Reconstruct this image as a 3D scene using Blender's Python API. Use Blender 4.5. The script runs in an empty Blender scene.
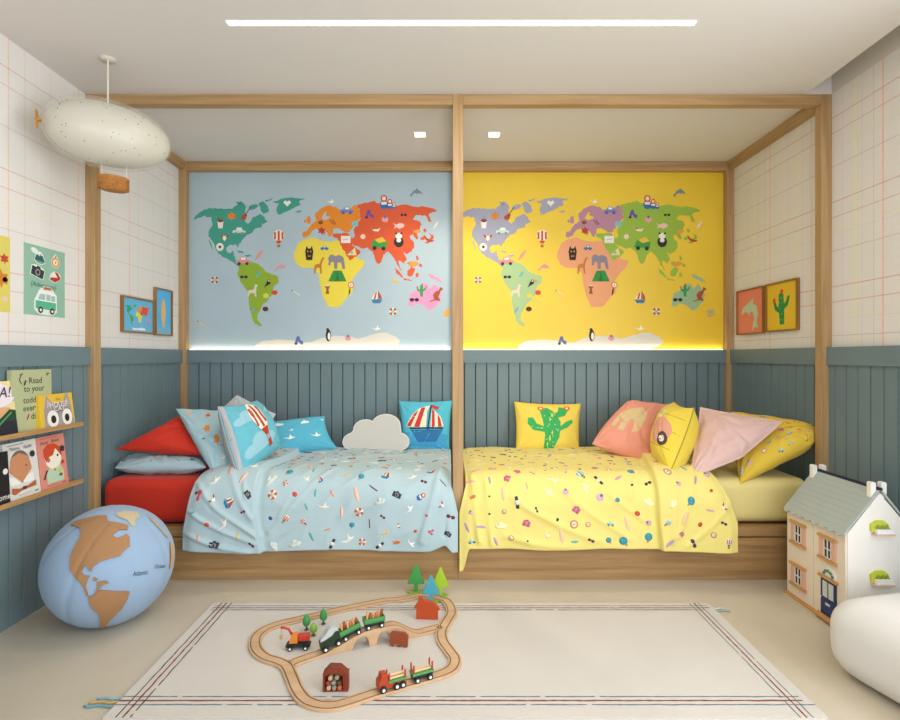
import bpy, math, random
from mathutils import Vector, Matrix
from mathutils.geometry import tessellate_polygon
from mathutils import noise as mnoise

SC = bpy.context.scene
COL = SC.collection
F = 540.0; CX, CY = 450.0, 357.0; EYE = 1.25

def P(px, py, D):
    """world point that the photograph's pixel shows at depth D (measuring aid)"""
    return Vector(((px - CX) * D / F, D, EYE - (py - CY) * D / F))

def FL(px, py, z=0.0):
    D = F * (EYE - z) / (py - CY)
    return Vector(((px - CX) * D / F, D, z))

# ------------------------------------------------------------------ materials
def lin(c):
    c = c / 255.0
    return c / 12.92 if c <= 0.04045 else ((c + 0.055) / 1.055) ** 2.4

def rgb(c):
    if isinstance(c, str):
        c = c.lstrip('#'); c = tuple(int(c[i:i + 2], 16) for i in (0, 2, 4))
    return (lin(c[0]), lin(c[1]), lin(c[2]), 1.0)

_mats = {}
def mat(color, rough=0.6, bump=0.0, bscale=200.0, metal=0.0, coat=0.0, emit=0.0, var=0.0, vscale=6.0, sheen=0.0, trans=0.0, alpha=1.0):
    key = (color, rough, bump, bscale, metal, coat, emit, var, vscale, sheen, trans, alpha)
    if key in _mats: return _mats[key]
    m = bpy.data.materials.new('paint_%03d' % len(_mats)); m.use_nodes = True
    nt = m.node_tree; b = nt.nodes['Principled BSDF']
    c = rgb(color)
    b.inputs['Base Color'].default_value = c
    b.inputs['Roughness'].default_value = rough
    b.inputs['Metallic'].default_value = metal
    b.inputs['Coat Weight'].default_value = coat
    b.inputs['Coat Roughness'].default_value = 0.08
    b.inputs['Sheen Weight'].default_value = sheen
    b.inputs['Transmission Weight'].default_value = trans
    b.inputs['Alpha'].default_value = alpha
    if emit:
        b.inputs['Emission Color'].default_value = c
        b.inputs['Emission Strength'].default_value = emit
    tc = None
    if bump or var:
        tc = nt.nodes.new('ShaderNodeTexCoord')
    if bump:
        n = nt.nodes.new('ShaderNodeTexNoise'); n.inputs['Scale'].default_value = bscale; n.inputs['Detail'].default_value = 3
        nt.links.new(tc.outputs['Object'], n.inputs['Vector'])
        bp = nt.nodes.new('ShaderNodeBump'); bp.inputs['Strength'].default_value = bump; bp.inputs['Distance'].default_value = 0.002
        nt.links.new(n.outputs['Fac'], bp.inputs['Height']); nt.links.new(bp.outputs['Normal'], b.inputs['Normal'])
    if var:
        n = nt.nodes.new('ShaderNodeTexNoise'); n.inputs['Scale'].default_value = vscale; n.inputs['Detail'].default_value = 5
        nt.links.new(tc.outputs['Object'], n.inputs['Vector'])
        r = nt.nodes.new('ShaderNodeValToRGB')
        r.color_ramp.elements[0].position = 0.3; r.color_ramp.elements[1].position = 0.7
        r.color_ramp.elements[0].color = tuple(x * (1 - var) for x in c[:3]) + (1,)
        r.color_ramp.elements[1].color = tuple(min(1, x * (1 + var)) for x in c[:3]) + (1,)
        nt.links.new(n.outputs['Fac'], r.inputs['Fac']); nt.links.new(r.outputs['Color'], b.inputs['Base Color'])
    _mats[key] = m
    return m

def wood(axis='z', light='#bd9c70', dark='#9d7b50', scale=1.0, rough=0.5):
    key = ('wood', axis, light, dark, scale)
    if key in _mats: return _mats[key]
    m = bpy.data.materials.new('oak_' + axis); m.use_nodes = True
    nt = m.node_tree; b = nt.nodes['Principled BSDF']
    tc = nt.nodes.new('ShaderNodeTexCoord'); mp = nt.nodes.new('ShaderNodeMapping')
    s = {'x': (1.2, 30, 30), 'y': (30, 1.2, 30), 'z': (30, 30, 1.2)}[axis]
    mp.inputs['Scale'].default_value = tuple(k * scale for k in s)
    nt.links.new(tc.outputs['Object'], mp.inputs['Vector'])
    n = nt.nodes.new('ShaderNodeTexNoise'); n.inputs['Scale'].default_value = 1.0; n.inputs['Detail'].default_value = 6; n.inputs['Roughness'].default_value = 0.65
    n.inputs['Distortion'].default_value = 0.6
    nt.links.new(mp.outputs['Vector'], n.inputs['Vector'])
    r = nt.nodes.new('ShaderNodeValToRGB')
    r.color_ramp.elements[0].position = 0.32; r.color_ramp.elements[0].color = rgb(dark)
    r.color_ramp.elements[1].position = 0.66; r.color_ramp.elements[1].color = rgb(light)
    nt.links.new(n.outputs['Fac'], r.inputs['Fac']); nt.links.new(r.outputs['Color'], b.inputs['Base Color'])
    bp = nt.nodes.new('ShaderNodeBump'); bp.inputs['Strength'].default_value = 0.15; bp.inputs['Distance'].default_value = 0.001
    nt.links.new(n.outputs['Fac'], bp.inputs['Height']); nt.links.new(bp.outputs['Normal'], b.inputs['Normal'])
    b.inputs['Roughness'].default_value = rough
    _mats[key] = m
    return m

def plaid(base, vlines, hlines, period=0.474):
    m = bpy.data.materials.new('plaid_wallpaper'); m.use_nodes = True
    nt = m.node_tree; b = nt.nodes['Principled BSDF']; b.inputs['Roughness'].default_value = 0.8
    tc = nt.nodes.new('ShaderNodeTexCoord'); sp = nt.nodes.new('ShaderNodeSeparateXYZ')
    nt.links.new(tc.outputs['Object'], sp.inputs[0])
    ns = nt.nodes.new('ShaderNodeTexNoise'); ns.inputs['Scale'].default_value = 45; nt.links.new(tc.outputs['Object'], ns.inputs['Vector'])
    cur = None
    def math_(op, a, bb):
        n = nt.nodes.new('ShaderNodeMath'); n.operation = op
        for i, v in enumerate((a, bb)):
            if v is None: continue
            if isinstance(v, (int, float)): n.inputs[i].default_value = v
            else: nt.links.new(v, n.inputs[i])
        return n.outputs[0]
    for out, lines in ((sp.outputs['Y'], vlines), (sp.outputs['Z'], hlines)):
        for off, w, col, st in lines:
            t = math_('SUBTRACT', out, off - period / 2 - 10 * period)
            t = math_('MODULO', t, period)
            t = math_('SUBTRACT', t, period / 2)
            t = math_('ABSOLUTE', t, None)
            t = math_('LESS_THAN', t, w / 2)
            br = math_('MULTIPLY', math_('ADD', ns.outputs['Fac'], 0.45), st)
            t = math_('MULTIPLY', t, br)
            mx = nt.nodes.new('ShaderNodeMix'); mx.data_type = 'RGBA'
            nt.links.new(t, mx.inputs[0])
            if cur is None: mx.inputs[6].default_value = rgb(base)
            else: nt.links.new(cur, mx.inputs[6])
            mx.inputs[7].default_value = rgb(col)
            cur = mx.outputs[2]
    nt.links.new(cur, b.inputs['Base Color'])
    return m

# ------------------------------------------------------------------ mesh builder
class MB:
    def __init__(s): s.v = []; s.f = []; s.mi = []; s.sm = []; s.mats = []
    def slot(s, m):
        if isinstance(m, (str, tuple)): m = mat(m)
        if m not in s.mats: s.mats.append(m)
        return s.mats.index(m)
    def add(s, vs, fs, m, smooth=False, M=None):
        o = len(s.v); k = s.slot(m)
        for p in vs:
            p = Vector(p)
            s.v.append(tuple(M @ p) if M is not None else tuple(p))
        for f in fs:
            s.f.append(tuple(i + o for i in f)); s.mi.append(k); s.sm.append(smooth)
        return s
    def box(s, x0, y0, z0, x1, y1, z1, m, M=None):
        vs = [(x0, y0, z0), (x1, y0, z0), (x1, y1, z0), (x0, y1, z0), (x0, y0, z1), (x1, y0, z1), (x1, y1, z1), (x0, y1, z1)]
        fs = [(3, 2, 1, 0), (4, 5, 6, 7), (0, 1, 5, 4), (1, 2, 6, 5), (2, 3, 7, 6), (3, 0, 4, 7)]
        return s.add(vs, fs, m, False, M)
    def cyl(s, p0, p1, r0, m, r1=None, n=16, caps=True, smooth=True, M=None):
        p0 = Vector(p0); p1 = Vector(p1); r1 = r0 if r1 is None else r1
        d = (p1 - p0).normalized(); a = d.orthogonal().normalized(); b = d.cross(a)
        vs = []
        for p, r in ((p0, r0), (p1, r1)):
            for i in range(n):
                t = 2 * math.pi * i / n; vs.append(p + a * (r * math.cos(t)) + b * (r * math.sin(t)))
        fs = [(i, (i + 1) % n, n + (i + 1) % n, n + i) for i in range(n)]
        s.add(vs, fs, m, smooth, M)
        if caps: s.add(vs, [tuple(range(n - 1, -1, -1)), tuple(range(n, 2 * n))], m, False, M)
        return s
    def tube(s, pts, r, m, n=8, M=None):
        pts = [Vector(p) for p in pts]; vs = []; N = len(pts)
        up = None
        for i, p in enumerate(pts):
            d = (pts[min(i + 1, N - 1)] - pts[max(i - 1, 0)]).normalized()
            if up is None: up = d.orthogonal().normalized()
            a = (up - d * up.dot(d)).normalized(); up = a; b = d.cross(a)
            rr = r[i] if isinstance(r, (list, tuple)) else r
            for k in range(n):
                t = 2 * math.pi * k / n; vs.append(p + a * (rr * math.cos(t)) + b * (rr * math.sin(t)))
        fs = [(i * n + k, i * n + (k + 1) % n, (i + 1) * n + (k + 1) % n, (i + 1) * n + k) for i in range(N - 1) for k in range(n)]
        fs += [tuple(range(n - 1, -1, -1)), tuple(range((N - 1) * n, N * n))]
        return s.add(vs, fs, m, True, M)
    def lathe(s, prof, m, n=32, M=None):
        """prof: list (r, z) turned about z"""
        vs = []; N = len(prof)
        for r, z in prof:
            for k in range(n):
                t = 2 * math.pi * k / n; vs.append((r * math.cos(t), r * math.sin(t), z))
        fs = [(i * n + k, i * n + (k + 1) % n, (i + 1) * n + (k + 1) % n, (i + 1) * n + k) for i in range(N - 1) for k in range(n)]
        fs += [tuple(range(n - 1, -1, -1)), tuple(range((N - 1) * n, N * n))]
        return s.add(vs, fs, m, True, M)
    def ellipsoid(s, c, r, m, n=24, k=14, M=None):
        c = Vector(c)
        prof = [(max(1e-4, math.cos(-math.pi / 2 + math.pi * i / k)), math.sin(-math.pi / 2 + math.pi * i / k)) for i in range(k + 1)]
        T = Matrix.Translation(c) @ Matrix.Diagonal((r[0], r[1], r[2], 1))
        if M is not None: T = M @ T
        return s.lathe(prof, m, n, T)
    def prism(s, poly, m, t, M=None, mside=None):
        """poly in local xz, thickness t along y (front at -t/2)"""
        n = len(poly)
        vs = [(x, -t / 2, z) for x, z in poly] + [(x, t / 2, z) for x, z in poly]
        area = sum(poly[i][0] * poly[(i + 1) % n][1] - poly[(i + 1) % n][0] * poly[i][1] for i in range(n))
        fr = tuple(range(n)); bk = tuple(range(2 * n - 1, n - 1, -1))
        if area < 0: fr = fr[::-1]; bk = bk[::-1]
        s.add(vs, [fr, bk], m, False, M)
        fs = [(i, i + n, (i + 1) % n + n, (i + 1) % n) if area > 0 else (i, (i + 1) % n, (i + 1) % n + n, i + n) for i in range(n)]
        return s.add(vs, fs, mside or m, False, M)
    def build(s, name, parent=None, bevel=0, bseg=2, subsurf=0, autosmooth=False, solid=0):
        me = bpy.data.meshes.new(name)
        me.from_pydata(s.v, [], s.f)
        for m in s.mats: me.materials.append(m)
        me.polygons.foreach_set('material_index', s.mi)
        me.polygons.foreach_set('use_smooth', s.sm)
        me.update()
        o = bpy.data.objects.new(name, me); COL.objects.link(o)
        if parent is not None: o.parent = parent
        if solid:
            md = o.modifiers.new('solid', 'SOLIDIFY'); md.thickness = solid; md.offset = -1
        if bevel:
            md = o.modifiers.new('bevel', 'BEVEL'); md.width = bevel; md.segments = bseg; md.limit_method = 'ANGLE'; md.angle_limit = math.radians(40)
        if subsurf:
            md = o.modifiers.new('sub', 'SUBSURF'); md.levels = subsurf; md.render_levels = subsurf
        return o

def tag(o, label=None, cat=None, group=None, kind=None):
    if label: o['label'] = label
    if cat: o['category'] = cat
    if group: o['group'] = group
    if kind: o['kind'] = kind
    return o

def thing(name, label, cat, loc=(0, 0, 0), rz=0.0, group=None):
    o = bpy.data.objects.new(name, None); COL.objects.link(o)
    o.location = loc; o.rotation_euler = (0, 0, rz); o.empty_display_size = 0.05
    return tag(o, label, cat, group)

def struct(name, mb, label=None, **k):
    o = mb.build(name, **k); tag(o, label, kind='structure'); return o

def local(parent, mb):
    """shift a builder's world coordinates into the frame of an unrotated parent empty"""
    L = Vector(parent.location)
    mb.v = [tuple(Vector(p) - L) for p in mb.v]
    return mb

# ------------------------------------------------------------------ flat artwork
def ell(cx, cy, rx, ry, n=16, a0=0, a1=360, rot=0):
    out = []
    full = abs(a1 - a0) >= 360
    for i in range(n if full else n + 1):
        t = math.radians(a0 + (a1 - a0) * i / n)
        x, y = rx * math.cos(t), ry * math.sin(t)
        r = math.radians(rot)
        out.append((cx + x * math.cos(r) - y * math.sin(r), cy + x * math.sin(r) + y * math.cos(r)))
    return out
def rc(x0, y0, x1, y1): return [(x0, y0), (x1, y0), (x1, y1), (x0, y1)]
def bar(x0, y0, x1, y1, w):
    dx, dy = x1 - x0, y1 - y0; L = math.hypot(dx, dy) or 1; nx, ny = -dy / L * w / 2, dx / L * w / 2
    return [(x0 + nx, y0 + ny), (x0 - nx, y0 - ny), (x1 - nx, y1 - ny), (x1 + nx, y1 + ny)]

def tri_split(tris, maxlen):
    out = []; st = list(tris)
    while st:
        a, b, c = st.pop()
        l = [math.dist(a, b), math.dist(b, c), math.dist(c, a)]
        k = l.index(max(l))
        if l[k] <= maxlen: out.append((a, b, c)); continue
        if k == 0: m = ((a[0] + b[0]) / 2, (a[1] + b[1]) / 2); st += [(a, m, c), (m, b, c)]
        elif k == 1: m = ((b[0] + c[0]) / 2, (b[1] + c[1]) / 2); st += [(a, b, m), (a, m, c)]
        else: m = ((c[0] + a[0]) / 2, (c[1] + a[1]) / 2); st += [(a, b, m), (m, b, c)]
    return out

def draw(mb, fn, items, M2=None, h0=0.0006, dh=0.0004, maxlen=None, rough=0.7):
    """items [(poly, color)] drawn in order; fn(u,v,h) -> world; M2 = (cx,cy,scale,rot[,mirror])"""
    for k, (poly, col) in enumerate(items):
        if M2:
            cx, cy, s, r = M2[:4]; mx = M2[4] if len(M2) > 4 else 1
            sx, sy = s if isinstance(s, tuple) else (s, s)
            cr, sr = math.cos(r), math.sin(r)
            poly = [(cx + x * mx * sx * cr - y * sy * sr, cy + x * mx * sx * sr + y * sy * cr) for x, y in poly]
        h = h0 + dh * k
        m = mat(col, rough) if isinstance(col, (str, tuple)) else col
        if maxlen is None:
            area = sum(poly[i][0] * poly[(i + 1) % len(poly)][1] - poly[(i + 1) % len(poly)][0] * poly[i][1] for i in range(len(poly)))
            if area < 0: poly = poly[::-1]
            mb.add([fn(x, y, h) for x, y in poly], [tuple(range(len(poly)))], m)
        else:
            ts = tessellate_polygon([[Vector((x, y, 0)) for x, y in poly]])
            tr = tri_split([tuple(poly[i] for i in t) for t in ts], maxlen)
            idx = {}; vs = []; fs = []
            for t in tr:
                A = (t[1][0] - t[0][0]) * (t[2][1] - t[0][1]) - (t[2][0] - t[0][0]) * (t[1][1] - t[0][1])
                if A < 0: t = t[::-1]
                f = []
                for p in t:
                    if p not in idx: idx[p] = len(vs); vs.append(fn(p[0], p[1], h))
                    f.append(idx[p])
                if len(set(f)) == 3: fs.append(tuple(f))
            mb.add(vs, fs, m, True)

_txt = {}
def text_geo(s, shear=0.0):
    if (s, shear) in _txt: return _txt[(s, shear)]
    cu = bpy.data.curves.new('t', 'FONT'); cu.body = s; cu.size = 1.0; cu.shear = shear; cu.resolution_u = 2
    o = bpy.data.objects.new('t', cu); COL.objects.link(o)
    dg = bpy.context.evaluated_depsgraph_get(); dg.update()
    me = o.evaluated_get(dg).to_mesh()
    vs = [(v.co.x, v.co.y) for v in me.vertices]; fs = [tuple(p.vertices) for p in me.polygons]
    o.evaluated_get(dg).to_mesh_clear()
    bpy.data.objects.remove(o); bpy.data.curves.remove(cu)
    w = max((x for x, _ in vs), default=0)
    _txt[(s, shear)] = (vs, fs, w)
    return _txt[(s, shear)]
def text(mb, fn, s, x, y, size, col, rot=0.0, h=0.0015, width=None, shear=0.0, center=False, wob=0.0):
    vs, fs, w = text_geo(s, shear)
    sx = size if width is None else width
    x0 = -w * sx / 2 if center else 0
    cr, sr = math.cos(rot), math.sin(rot)
    out = []
    for (a, b) in vs:
        a = a * sx + x0; b = b * size + wob * math.sin(a / max(size, 1e-6) * 2.1)
        out.append(fn(x + a * cr - b * sr, y + a * sr + b * cr, h))
    # orientation
    f0 = fs[0]
    mb.add(out, fs, mat(col, 0.7) if isinstance(col, (str, tuple)) else col)

# ---- picture icons in a [-1,1] box
def ic_balloon(a='#c8442f', b='#f3ead6', c='#b06b34'):
    r = [(ell(0, .3, .62, .68, 20), b)]
    for x, w in ((-.42, .1), (0, .11), (.42, .1)):
        hh = .66 * math.sqrt(max(0, 1 - (x / .62) ** 2))
        r.append(([(x - w, .3 - hh * .8), (x + w, .3 - hh * .8), (x + w, .3 + hh * .85), (x - w, .3 + hh * .85)], a))
    r += [([(-.35, -.25), (.35, -.25), (.15, -.55), (-.15, -.55)], a), (bar(-.12, -.55, -.1, -.75, .04), c), (bar(.12, -.55, .1, -.75, .04), c), (rc(-.16, -1, .16, -.74), c)]
    return r
def ic_buoy(a='#b5492f', b='#f0e8d2', hole='#a9c0cc'):
    r = [(ell(0, 0, .8, .8, 16), b)]
    for k in range(4):
        q = k * 90 + 20
        r.append((ell(0, 0, .8, .8, 4, q, q + 50) + ell(0, 0, .38, .38, 4, q + 50, q), a))
    r.append((ell(0, 0, .36, .36, 12), hole)); return r
def ic_dolphin(c='#7f8c98'):
    return [([(-1, -.35), (-.7, -.1), (-.35, .35), (0, .5), (.1, .8), (.3, .5), (.65, .3), (.8, .05), (1, 0), (.95, -.12), (.6, -.1), (.3, .0), (.25, -.3), (.05, -.02), (-.25, -.05), (-.6, -.35), (-.55, -.75), (-.75, -.5)], c)]
def ic_boat(a='#c9402b', b='#f2ead8', hull='#2f7fb5'):
    return [([(-.85, -.35), (.8, -.3), (.5, -.85), (-.55, -.85)], hull), (bar(.15, -.35, .25, .95, .09), '#2a2c35'),
            ([(-.8, -.22), (.1, -.25), (.15, .9), (-.4, .5)], b), ([(-.5, -.22), (-.22, -.24), (.02, .8), (-.25, .6)], a), ([(.3, -.25), (.75, -.25), (.6, .3), (.3, .85)], a)]
def ic_elephant(c='#8c8898'):
    return [([(-.95, .35), (-.75, .75), (-.4, .8), (-.25, .6), (.3, .75), (.75, .5), (.85, 0), (.95, -.8), (.65, -.8), (.5, -.1), (.1, -.1), (.05, -.8), (-.25, -.8), (-.3, -.05), (-.5, 0), (-.65, -.1), (-.72, -.45), (-.95, -.35), (-.85, 0)], c)]
def ic_giraffe(c='#c77f2c'):
    return [([(.35, 1), (.6, .85), (.4, .75), (.2, .1), (.25, -.9), (.1, -.9), (0, -.2), (-.35, -.2), (-.5, -.9), (-.65, -.9), (-.6, 0), (-.4, .2), (0, .25), (.2, .8)], c)]
def ic_tent(c='#2f8f3f'):
    return [([(-1, -.6), (-.6, .3), (-.45, .6), (.45, .6), (.6, .3), (1, -.6)], c), ([(-.25, -.6), (0, .5), (.25, -.6)], '#256f33')]
def ic_car(c='#d98a8a', w='#3a3a42'):
    return [([(-1, -.3), (-.9, .1), (-.5, .15), (-.3, .55), (.4, .55), (.6, .1), (1, .05), (1, -.3)], c), (rc(-.25, .15, .35, .45), '#e8eef2'), (ell(-.5, -.35, .22, .22, 10), w), (ell(.55, -.35, .22, .22, 10), w)]
def ic_camera():
    return [(rc(-.95, -.55, .95, .5), '#33343c'), (rc(-.3, .5, .3, .72), '#33343c'), (ell(0, -.02, .4, .4, 12), '#8d8f96'), (ell(0, -.02, .22, .22, 10), '#1f2026')]
def ic_shades(c='#2b2630'):
    return [(ell(-.5, 0, .42, .36, 12), c), (ell(.5, 0, .42, .36, 12), c), (rc(-.2, .05, .2, .2), c)]
def ic_cactus(g='#3c8f4c', f='#d9532f', dots=False):
    r = [([(-.2, -1), (.2, -1), (.26, 0), (.22, .7), (0, .85), (-.22, .7), (-.26, 0)], g), ([(-.2, -.35), (-.62, -.1), (-.72, .35), (-.55, .4), (-.42, .1), (-.2, -.05)], g),
         ([(.2, -.2), (.6, 0), (.8, .5), (.62, .55), (.45, .25), (.2, .1)], g), (ell(-.64, .45, .14, .12, 8), f), (ell(.1, .86, .14, .12, 8), f)]
    if dots:
        for x, y in ((-.05, .5), (.1, .2), (-.1, -.1), (.05, -.4), (-.08, -.7), (.1, -.75), (-.1, .25), (.12, .5)):
            r.append((ell(x, y, .02, .04, 6), '#bfe0a8'))
    return r
def ic_case(c='#e0912f', d='#a85f1d'):
    return [(rc(-.75, -.6, .75, .45), c), (rc(-.25, .45, .25, .65), d), (rc(-.45, -.6, -.3, .45), d), (rc(.3, -.6, .45, .45), d)]
def ic_globe(): return [(ell(0, .1, .75, .75, 18), '#2f8fbd'), ([(-.5, .4), (-.1, .65), (.1, .3), (-.2, 0), (-.4, .1)], '#4fb07a'), ([(.1, 0), (.5, .2), (.4, -.3), (.15, -.4)], '#4fb07a'), (rc(-.12, -1, .2, -.68), '#c98a3a')]
def ic_bird(c='#f4f2ee'): return [([(-1, .3), (-.5, .15), (-.15, .05), (.3, .8), (.35, .2), (.9, .05), (.4, -.15), (-.05, -.3), (-.3, -.15)], c)]
def ic_cup(): return [([(-.35, -.9), (.35, -.9), (.5, .3), (-.5, .3)], '#ece6df'), (ell(0, .4, .5, .3, 12), '#8a3b2c'), (bar(0, .5, .2, 1, .1), '#4f9d55')]
def ic_leaf(c='#e0862c'): return [([(0, 1), (-.3, .5), (-.9, .5), (-.6, 0), (-.8, -.5), (-.2, -.4), (0, -.9), (.2, -.4), (.8, -.5), (.6, 0), (.9, .5), (.3, .5)], c)]
def ic_panda(): return [(ell(0, -.25, .6, .65, 16), '#26282c'), (ell(0, .5, .42, .38, 14), '#f2f0ea'), (ell(0, -.05, .3, .25, 10), '#f2f0ea'), (ell(-.32, .8, .14, .14, 8), '#26282c'), (ell(.32, .8, .14, .14, 8), '#26282c')]
def ic_doll(c='#c23b35', d='#2f6fb8'): return [(ell(0, -.35, .55, .6, 14), d), (ell(0, .45, .42, .45, 14), c), (ell(0, .45, .26, .28, 10), '#f3dcc4'), (rc(-.35, -.35, .35, 0), '#f2ead8')]
def ic_tuktuk(): return [([(-1, -.4), (-.6, .5), (.4, .8), (1, .2), (.9, -.5)], '#3c9a45'), ([(-.5, .5), (.4, .85), (.9, .3), (0, .1)], '#e8c23a'), (ell(-.5, -.5, .25, .25, 10), '#26282c'), (ell(.55, -.55, .25, .25, 10), '#26282c')]
def ic_penguin(): return [(ell(0, 0, .38, .85, 14), '#23252b'), (ell(.1, -.1, .2, .55, 10), '#f2f0ea'), (ell(-.1, .85, .22, .2, 8), '#23252b')]
def ic_kangaroo(c='#a5532b'): return [([(-1, -.9), (-.3, -.6), (-.5, -.1), (-.2, .35), (.3, .55), (.45, 1), (.6, .85), (.8, .8), (.75, .6), (.5, .45), (.4, .1), (.2, -.3), (.5, -.8), (0, -.8), (-.2, -.75), (-.8, -.95)], c)]
def ic_mask(): return [([(-.4, -.95), (.4, -.95), (.55, .2), (.35, .95), (.15, .6), (-.15, .6), (-.35, .95), (-.55, .2)], '#2c1f1c'), (ell(-.2, .2, .1, .14, 8), '#c98a3a'), (ell(.2, .2, .1, .14, 8), '#c98a3a'), (rc(-.2, -.5, .2, -.35), '#c98a3a')]
def ic_llama(c='#ded6c4'): return [([(-.8, -.8), (-.6, .1), (.1, .2), (.3, .95), (.55, .9), (.75, .7), (.5, .6), (.45, -.1), (.5, -.8), (.3, -.8), (.2, -.3), (-.4, -.3), (-.6, -.8)], c)]
def ic_toucan(): return [([(-.9, -.9), (-.2, .6), (.2, .6), (.3, -.1), (-.4, -.5)], '#23252b'), ([(.15, .6), (.95, .4), (.9, .15), (.2, .25)], '#e58a2c'), (ell(0, .35, .14, .14, 8), '#f2f0ea')]
def ic_guitar(c='#b3502e'): return [(ell(-.4, -.5, .4, .35, 12), c), (ell(-.15, -.2, .26, .25, 10), c), (bar(-.2, -.2, .6, .95, .12), '#6d3521')]
def ic_surf(c='#e79a94'): return [(ell(0, 0, 1, .26, 14, rot=55), c)]
def ic_scooter(c='#6b4f9d'): return [([(-.8, -.6), (-.4, .8), (.1, .9), (.2, .2), (.8, -.1), (.7, -.7), (.2, -.5), (-.2, .1), (-.3, -.7)], c), (ell(-.6, -.5, .22, .22, 8), '#2b2630')]
def ic_bell(c='#e7a3a6'): return [(ell(0, 0, .7, .6, 12), c), (ell(0, .5, .3, .3, 8), '#6b6fae')]
def ic_blob(c, s=.7): return [(ell(0, 0, s, s * .8, 12), c)]
def ic_card(c='#efeae2', d='#9aa7b5'): return [(rc(-.8, -.6, .8, .6), c), (bar(-.5, -.1, .5, .1, .1), d)]
def ic_fish(c='#e0762f'): return [([(-1, .5), (-.6, .05), (-.9, -.5), (-.4, -.2), (.1, -.5), (.8, -.2), (1, .1), (.7, .4), (.1, .5), (-.4, .2)], c)]
def ic_cap(): return [([(-.9, .4), (-.3, .2), (.3, .2), (.9, .4), (0, -.8)], '#f2ead8'), ([(-.9, .4), (-.5, -.2), (-.2, -.1), (-.5, .35)], '#b5352d'), ([(.9, .4), (.5, -.2), (.2, -.1), (.5, .35)], '#b5352d')]
def ic_drum(c='#9c5b2b'): return [([(-.6, .8), (.6, .8), (.2, 0), (.4, -.9), (-.4, -.9), (-.2, 0)], c), (ell(0, .8, .6, .15, 10), '#ead9b8')]
def ic_compass(c='#d98a3f'): return [(ell(0, 0, .75, .75, 14), c), (ell(0, 0, .5, .5, 12), '#f2e6d0'), ([(-.1, -.35), (.1, 0), (.05, .4), (-.1, 0)], '#c8442f')]
def ic_watch(): return [(rc(-.28, -1, .28, 1), '#2b3040'), (ell(0, 0, .4, .4, 10), '#e8e2da')]
def ic_pencil(c='#e8d07a'): return [(bar(-.8, .5, .8, -.5, .2), c), (bar(-.9, .56, -.6, .38, .22), '#5b8f9d')]
def ic_banana(c='#efc04a'): return [([(-.9, .5), (-.4, 0), (.3, -.3), (.9, -.4), (.6, -.65), (0, -.7), (-.6, -.3)], c)]
def ic_cloud(c='#f2f1ee'): return [(ell(-.5, -.1, .35, .3, 10), c), (ell(0, .15, .42, .42, 12), c), (ell(.5, -.05, .38, .32, 10), c), (rc(-.6, -.38, .65, 0), c)]
# ================================================================== the room
XL, XR, YB, YF, ZC = -2.055, 2.151, 4.14, -1.7, 2.731
DF = 3.04                       # front plane of the bed niche
C_CEIL = '#dcd8d5'
WALLC = '#e6e3e0'
m_ceil = mat(C_CEIL, 0.75)
m_recess = mat('#d6d0c8', 0.8)
HL = [(2.592, .0045, '#d8958a', .85), (2.506, .0045, '#d89a88', .75), (2.317, .004, '#b0a8b6', .6), (2.43, .006, '#e8e4a8', .5), (2.41, .003, '#cfc8c4', .4)]
VR = [(2.682, .008, '#f4b096', .8), (2.741, .004, '#d9a6a0', .55), (2.819, .003, '#bdb6c2', .45), (2.868, .010, '#efecb4', .6), (2.959, .003, '#bdb6c2', .4)]
VL = [(2.514, .008, '#f4b096', .75), (2.611, .004, '#dc9a8e', .6), (2.781, .004, '#bdb6c2', .4), (2.70, .010, '#f1e9dc', .5)]
m_paperL = plaid(WALLC, [(o_, w_, c_, s_ * .7) for o_, w_, c_, s_ in VL], [(o_, w_, c_, s_ * .8) for o_, w_, c_, s_ in HL]); m_paperR = plaid(WALLC, VR, HL)
m_white = mat('#e6e0d6', 0.8)
m_floor = mat('#c4baa8', 0.42, bump=0.05, bscale=30, var=0.05, vscale=2.2)

struct('floor', MB().box(XL - .2, YF - .2, -.1, XR + .2, YB + .2, 0, m_floor), 'smooth beige floor of the bedroom')
cb = MB()
cb.box(XL - .2, YF - .2, ZC, 2.005, DF + .004, ZC + .2, m_ceil)
cb.box(XL - .2, DF + .004, ZC, XR + .2, YB + .2, ZC + .2, m_ceil)
struct('ceiling', cb, 'pale grey flat ceiling with a dropped edge on the right')
struct('ceiling_recess', MB().box(2.005, YF - .2, 2.93, XR + .2, DF + .004, 3.0, m_recess), 'recessed slot of the ceiling along the right wall')
struct('wall_left', MB().box(XL - .2, YF, 0, XL, YB, ZC, m_paperL), 'left wall with plaid wallpaper')
wr = MB()
WY0, WY1, WZ0, WZ1 = -1.35, 1.72, 0.25, 2.60         # the big window beside the camera
wr.box(XR, WY1, 0, XR + .2, YB, ZC, m_paperR)
wr.box(XR, YF, 0, XR + .2, WY0, ZC, m_paperR)
wr.box(XR, WY0, 0, XR + .2, WY1, WZ0, m_paperR)
wr.box(XR, WY0, WZ1, XR + .2, WY1, ZC, m_paperR)
wr.box(XR, YF, ZC, XR + .2, DF + .004, 2.93, m_recess)
struct('wall_right', wr, 'right wall with plaid wallpaper')
struct('wall_back', MB().box(XL - .2, YB, 0, XR + .2, YB + .2, ZC, m_white), 'back wall behind the two beds')
FX0, FX1 = -.9, 1.7  # opening and window added so fill light comes from behind the camera
struct('wall_front', MB().box(XL - .2, YF - .2, 0, FX0, YF, 2.93, m_white).box(FX1, YF - .2, 0, XR + .2, YF, 2.93, m_white).box(FX0, YF - .2, 0, FX1, YF, WZ0, m_white).box(FX0, YF - .2, WZ1, FX1, YF, 2.93, m_white), 'wall behind the camera')
w2f = MB(); fw = mat('#ece9e4', 0.5)
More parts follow.
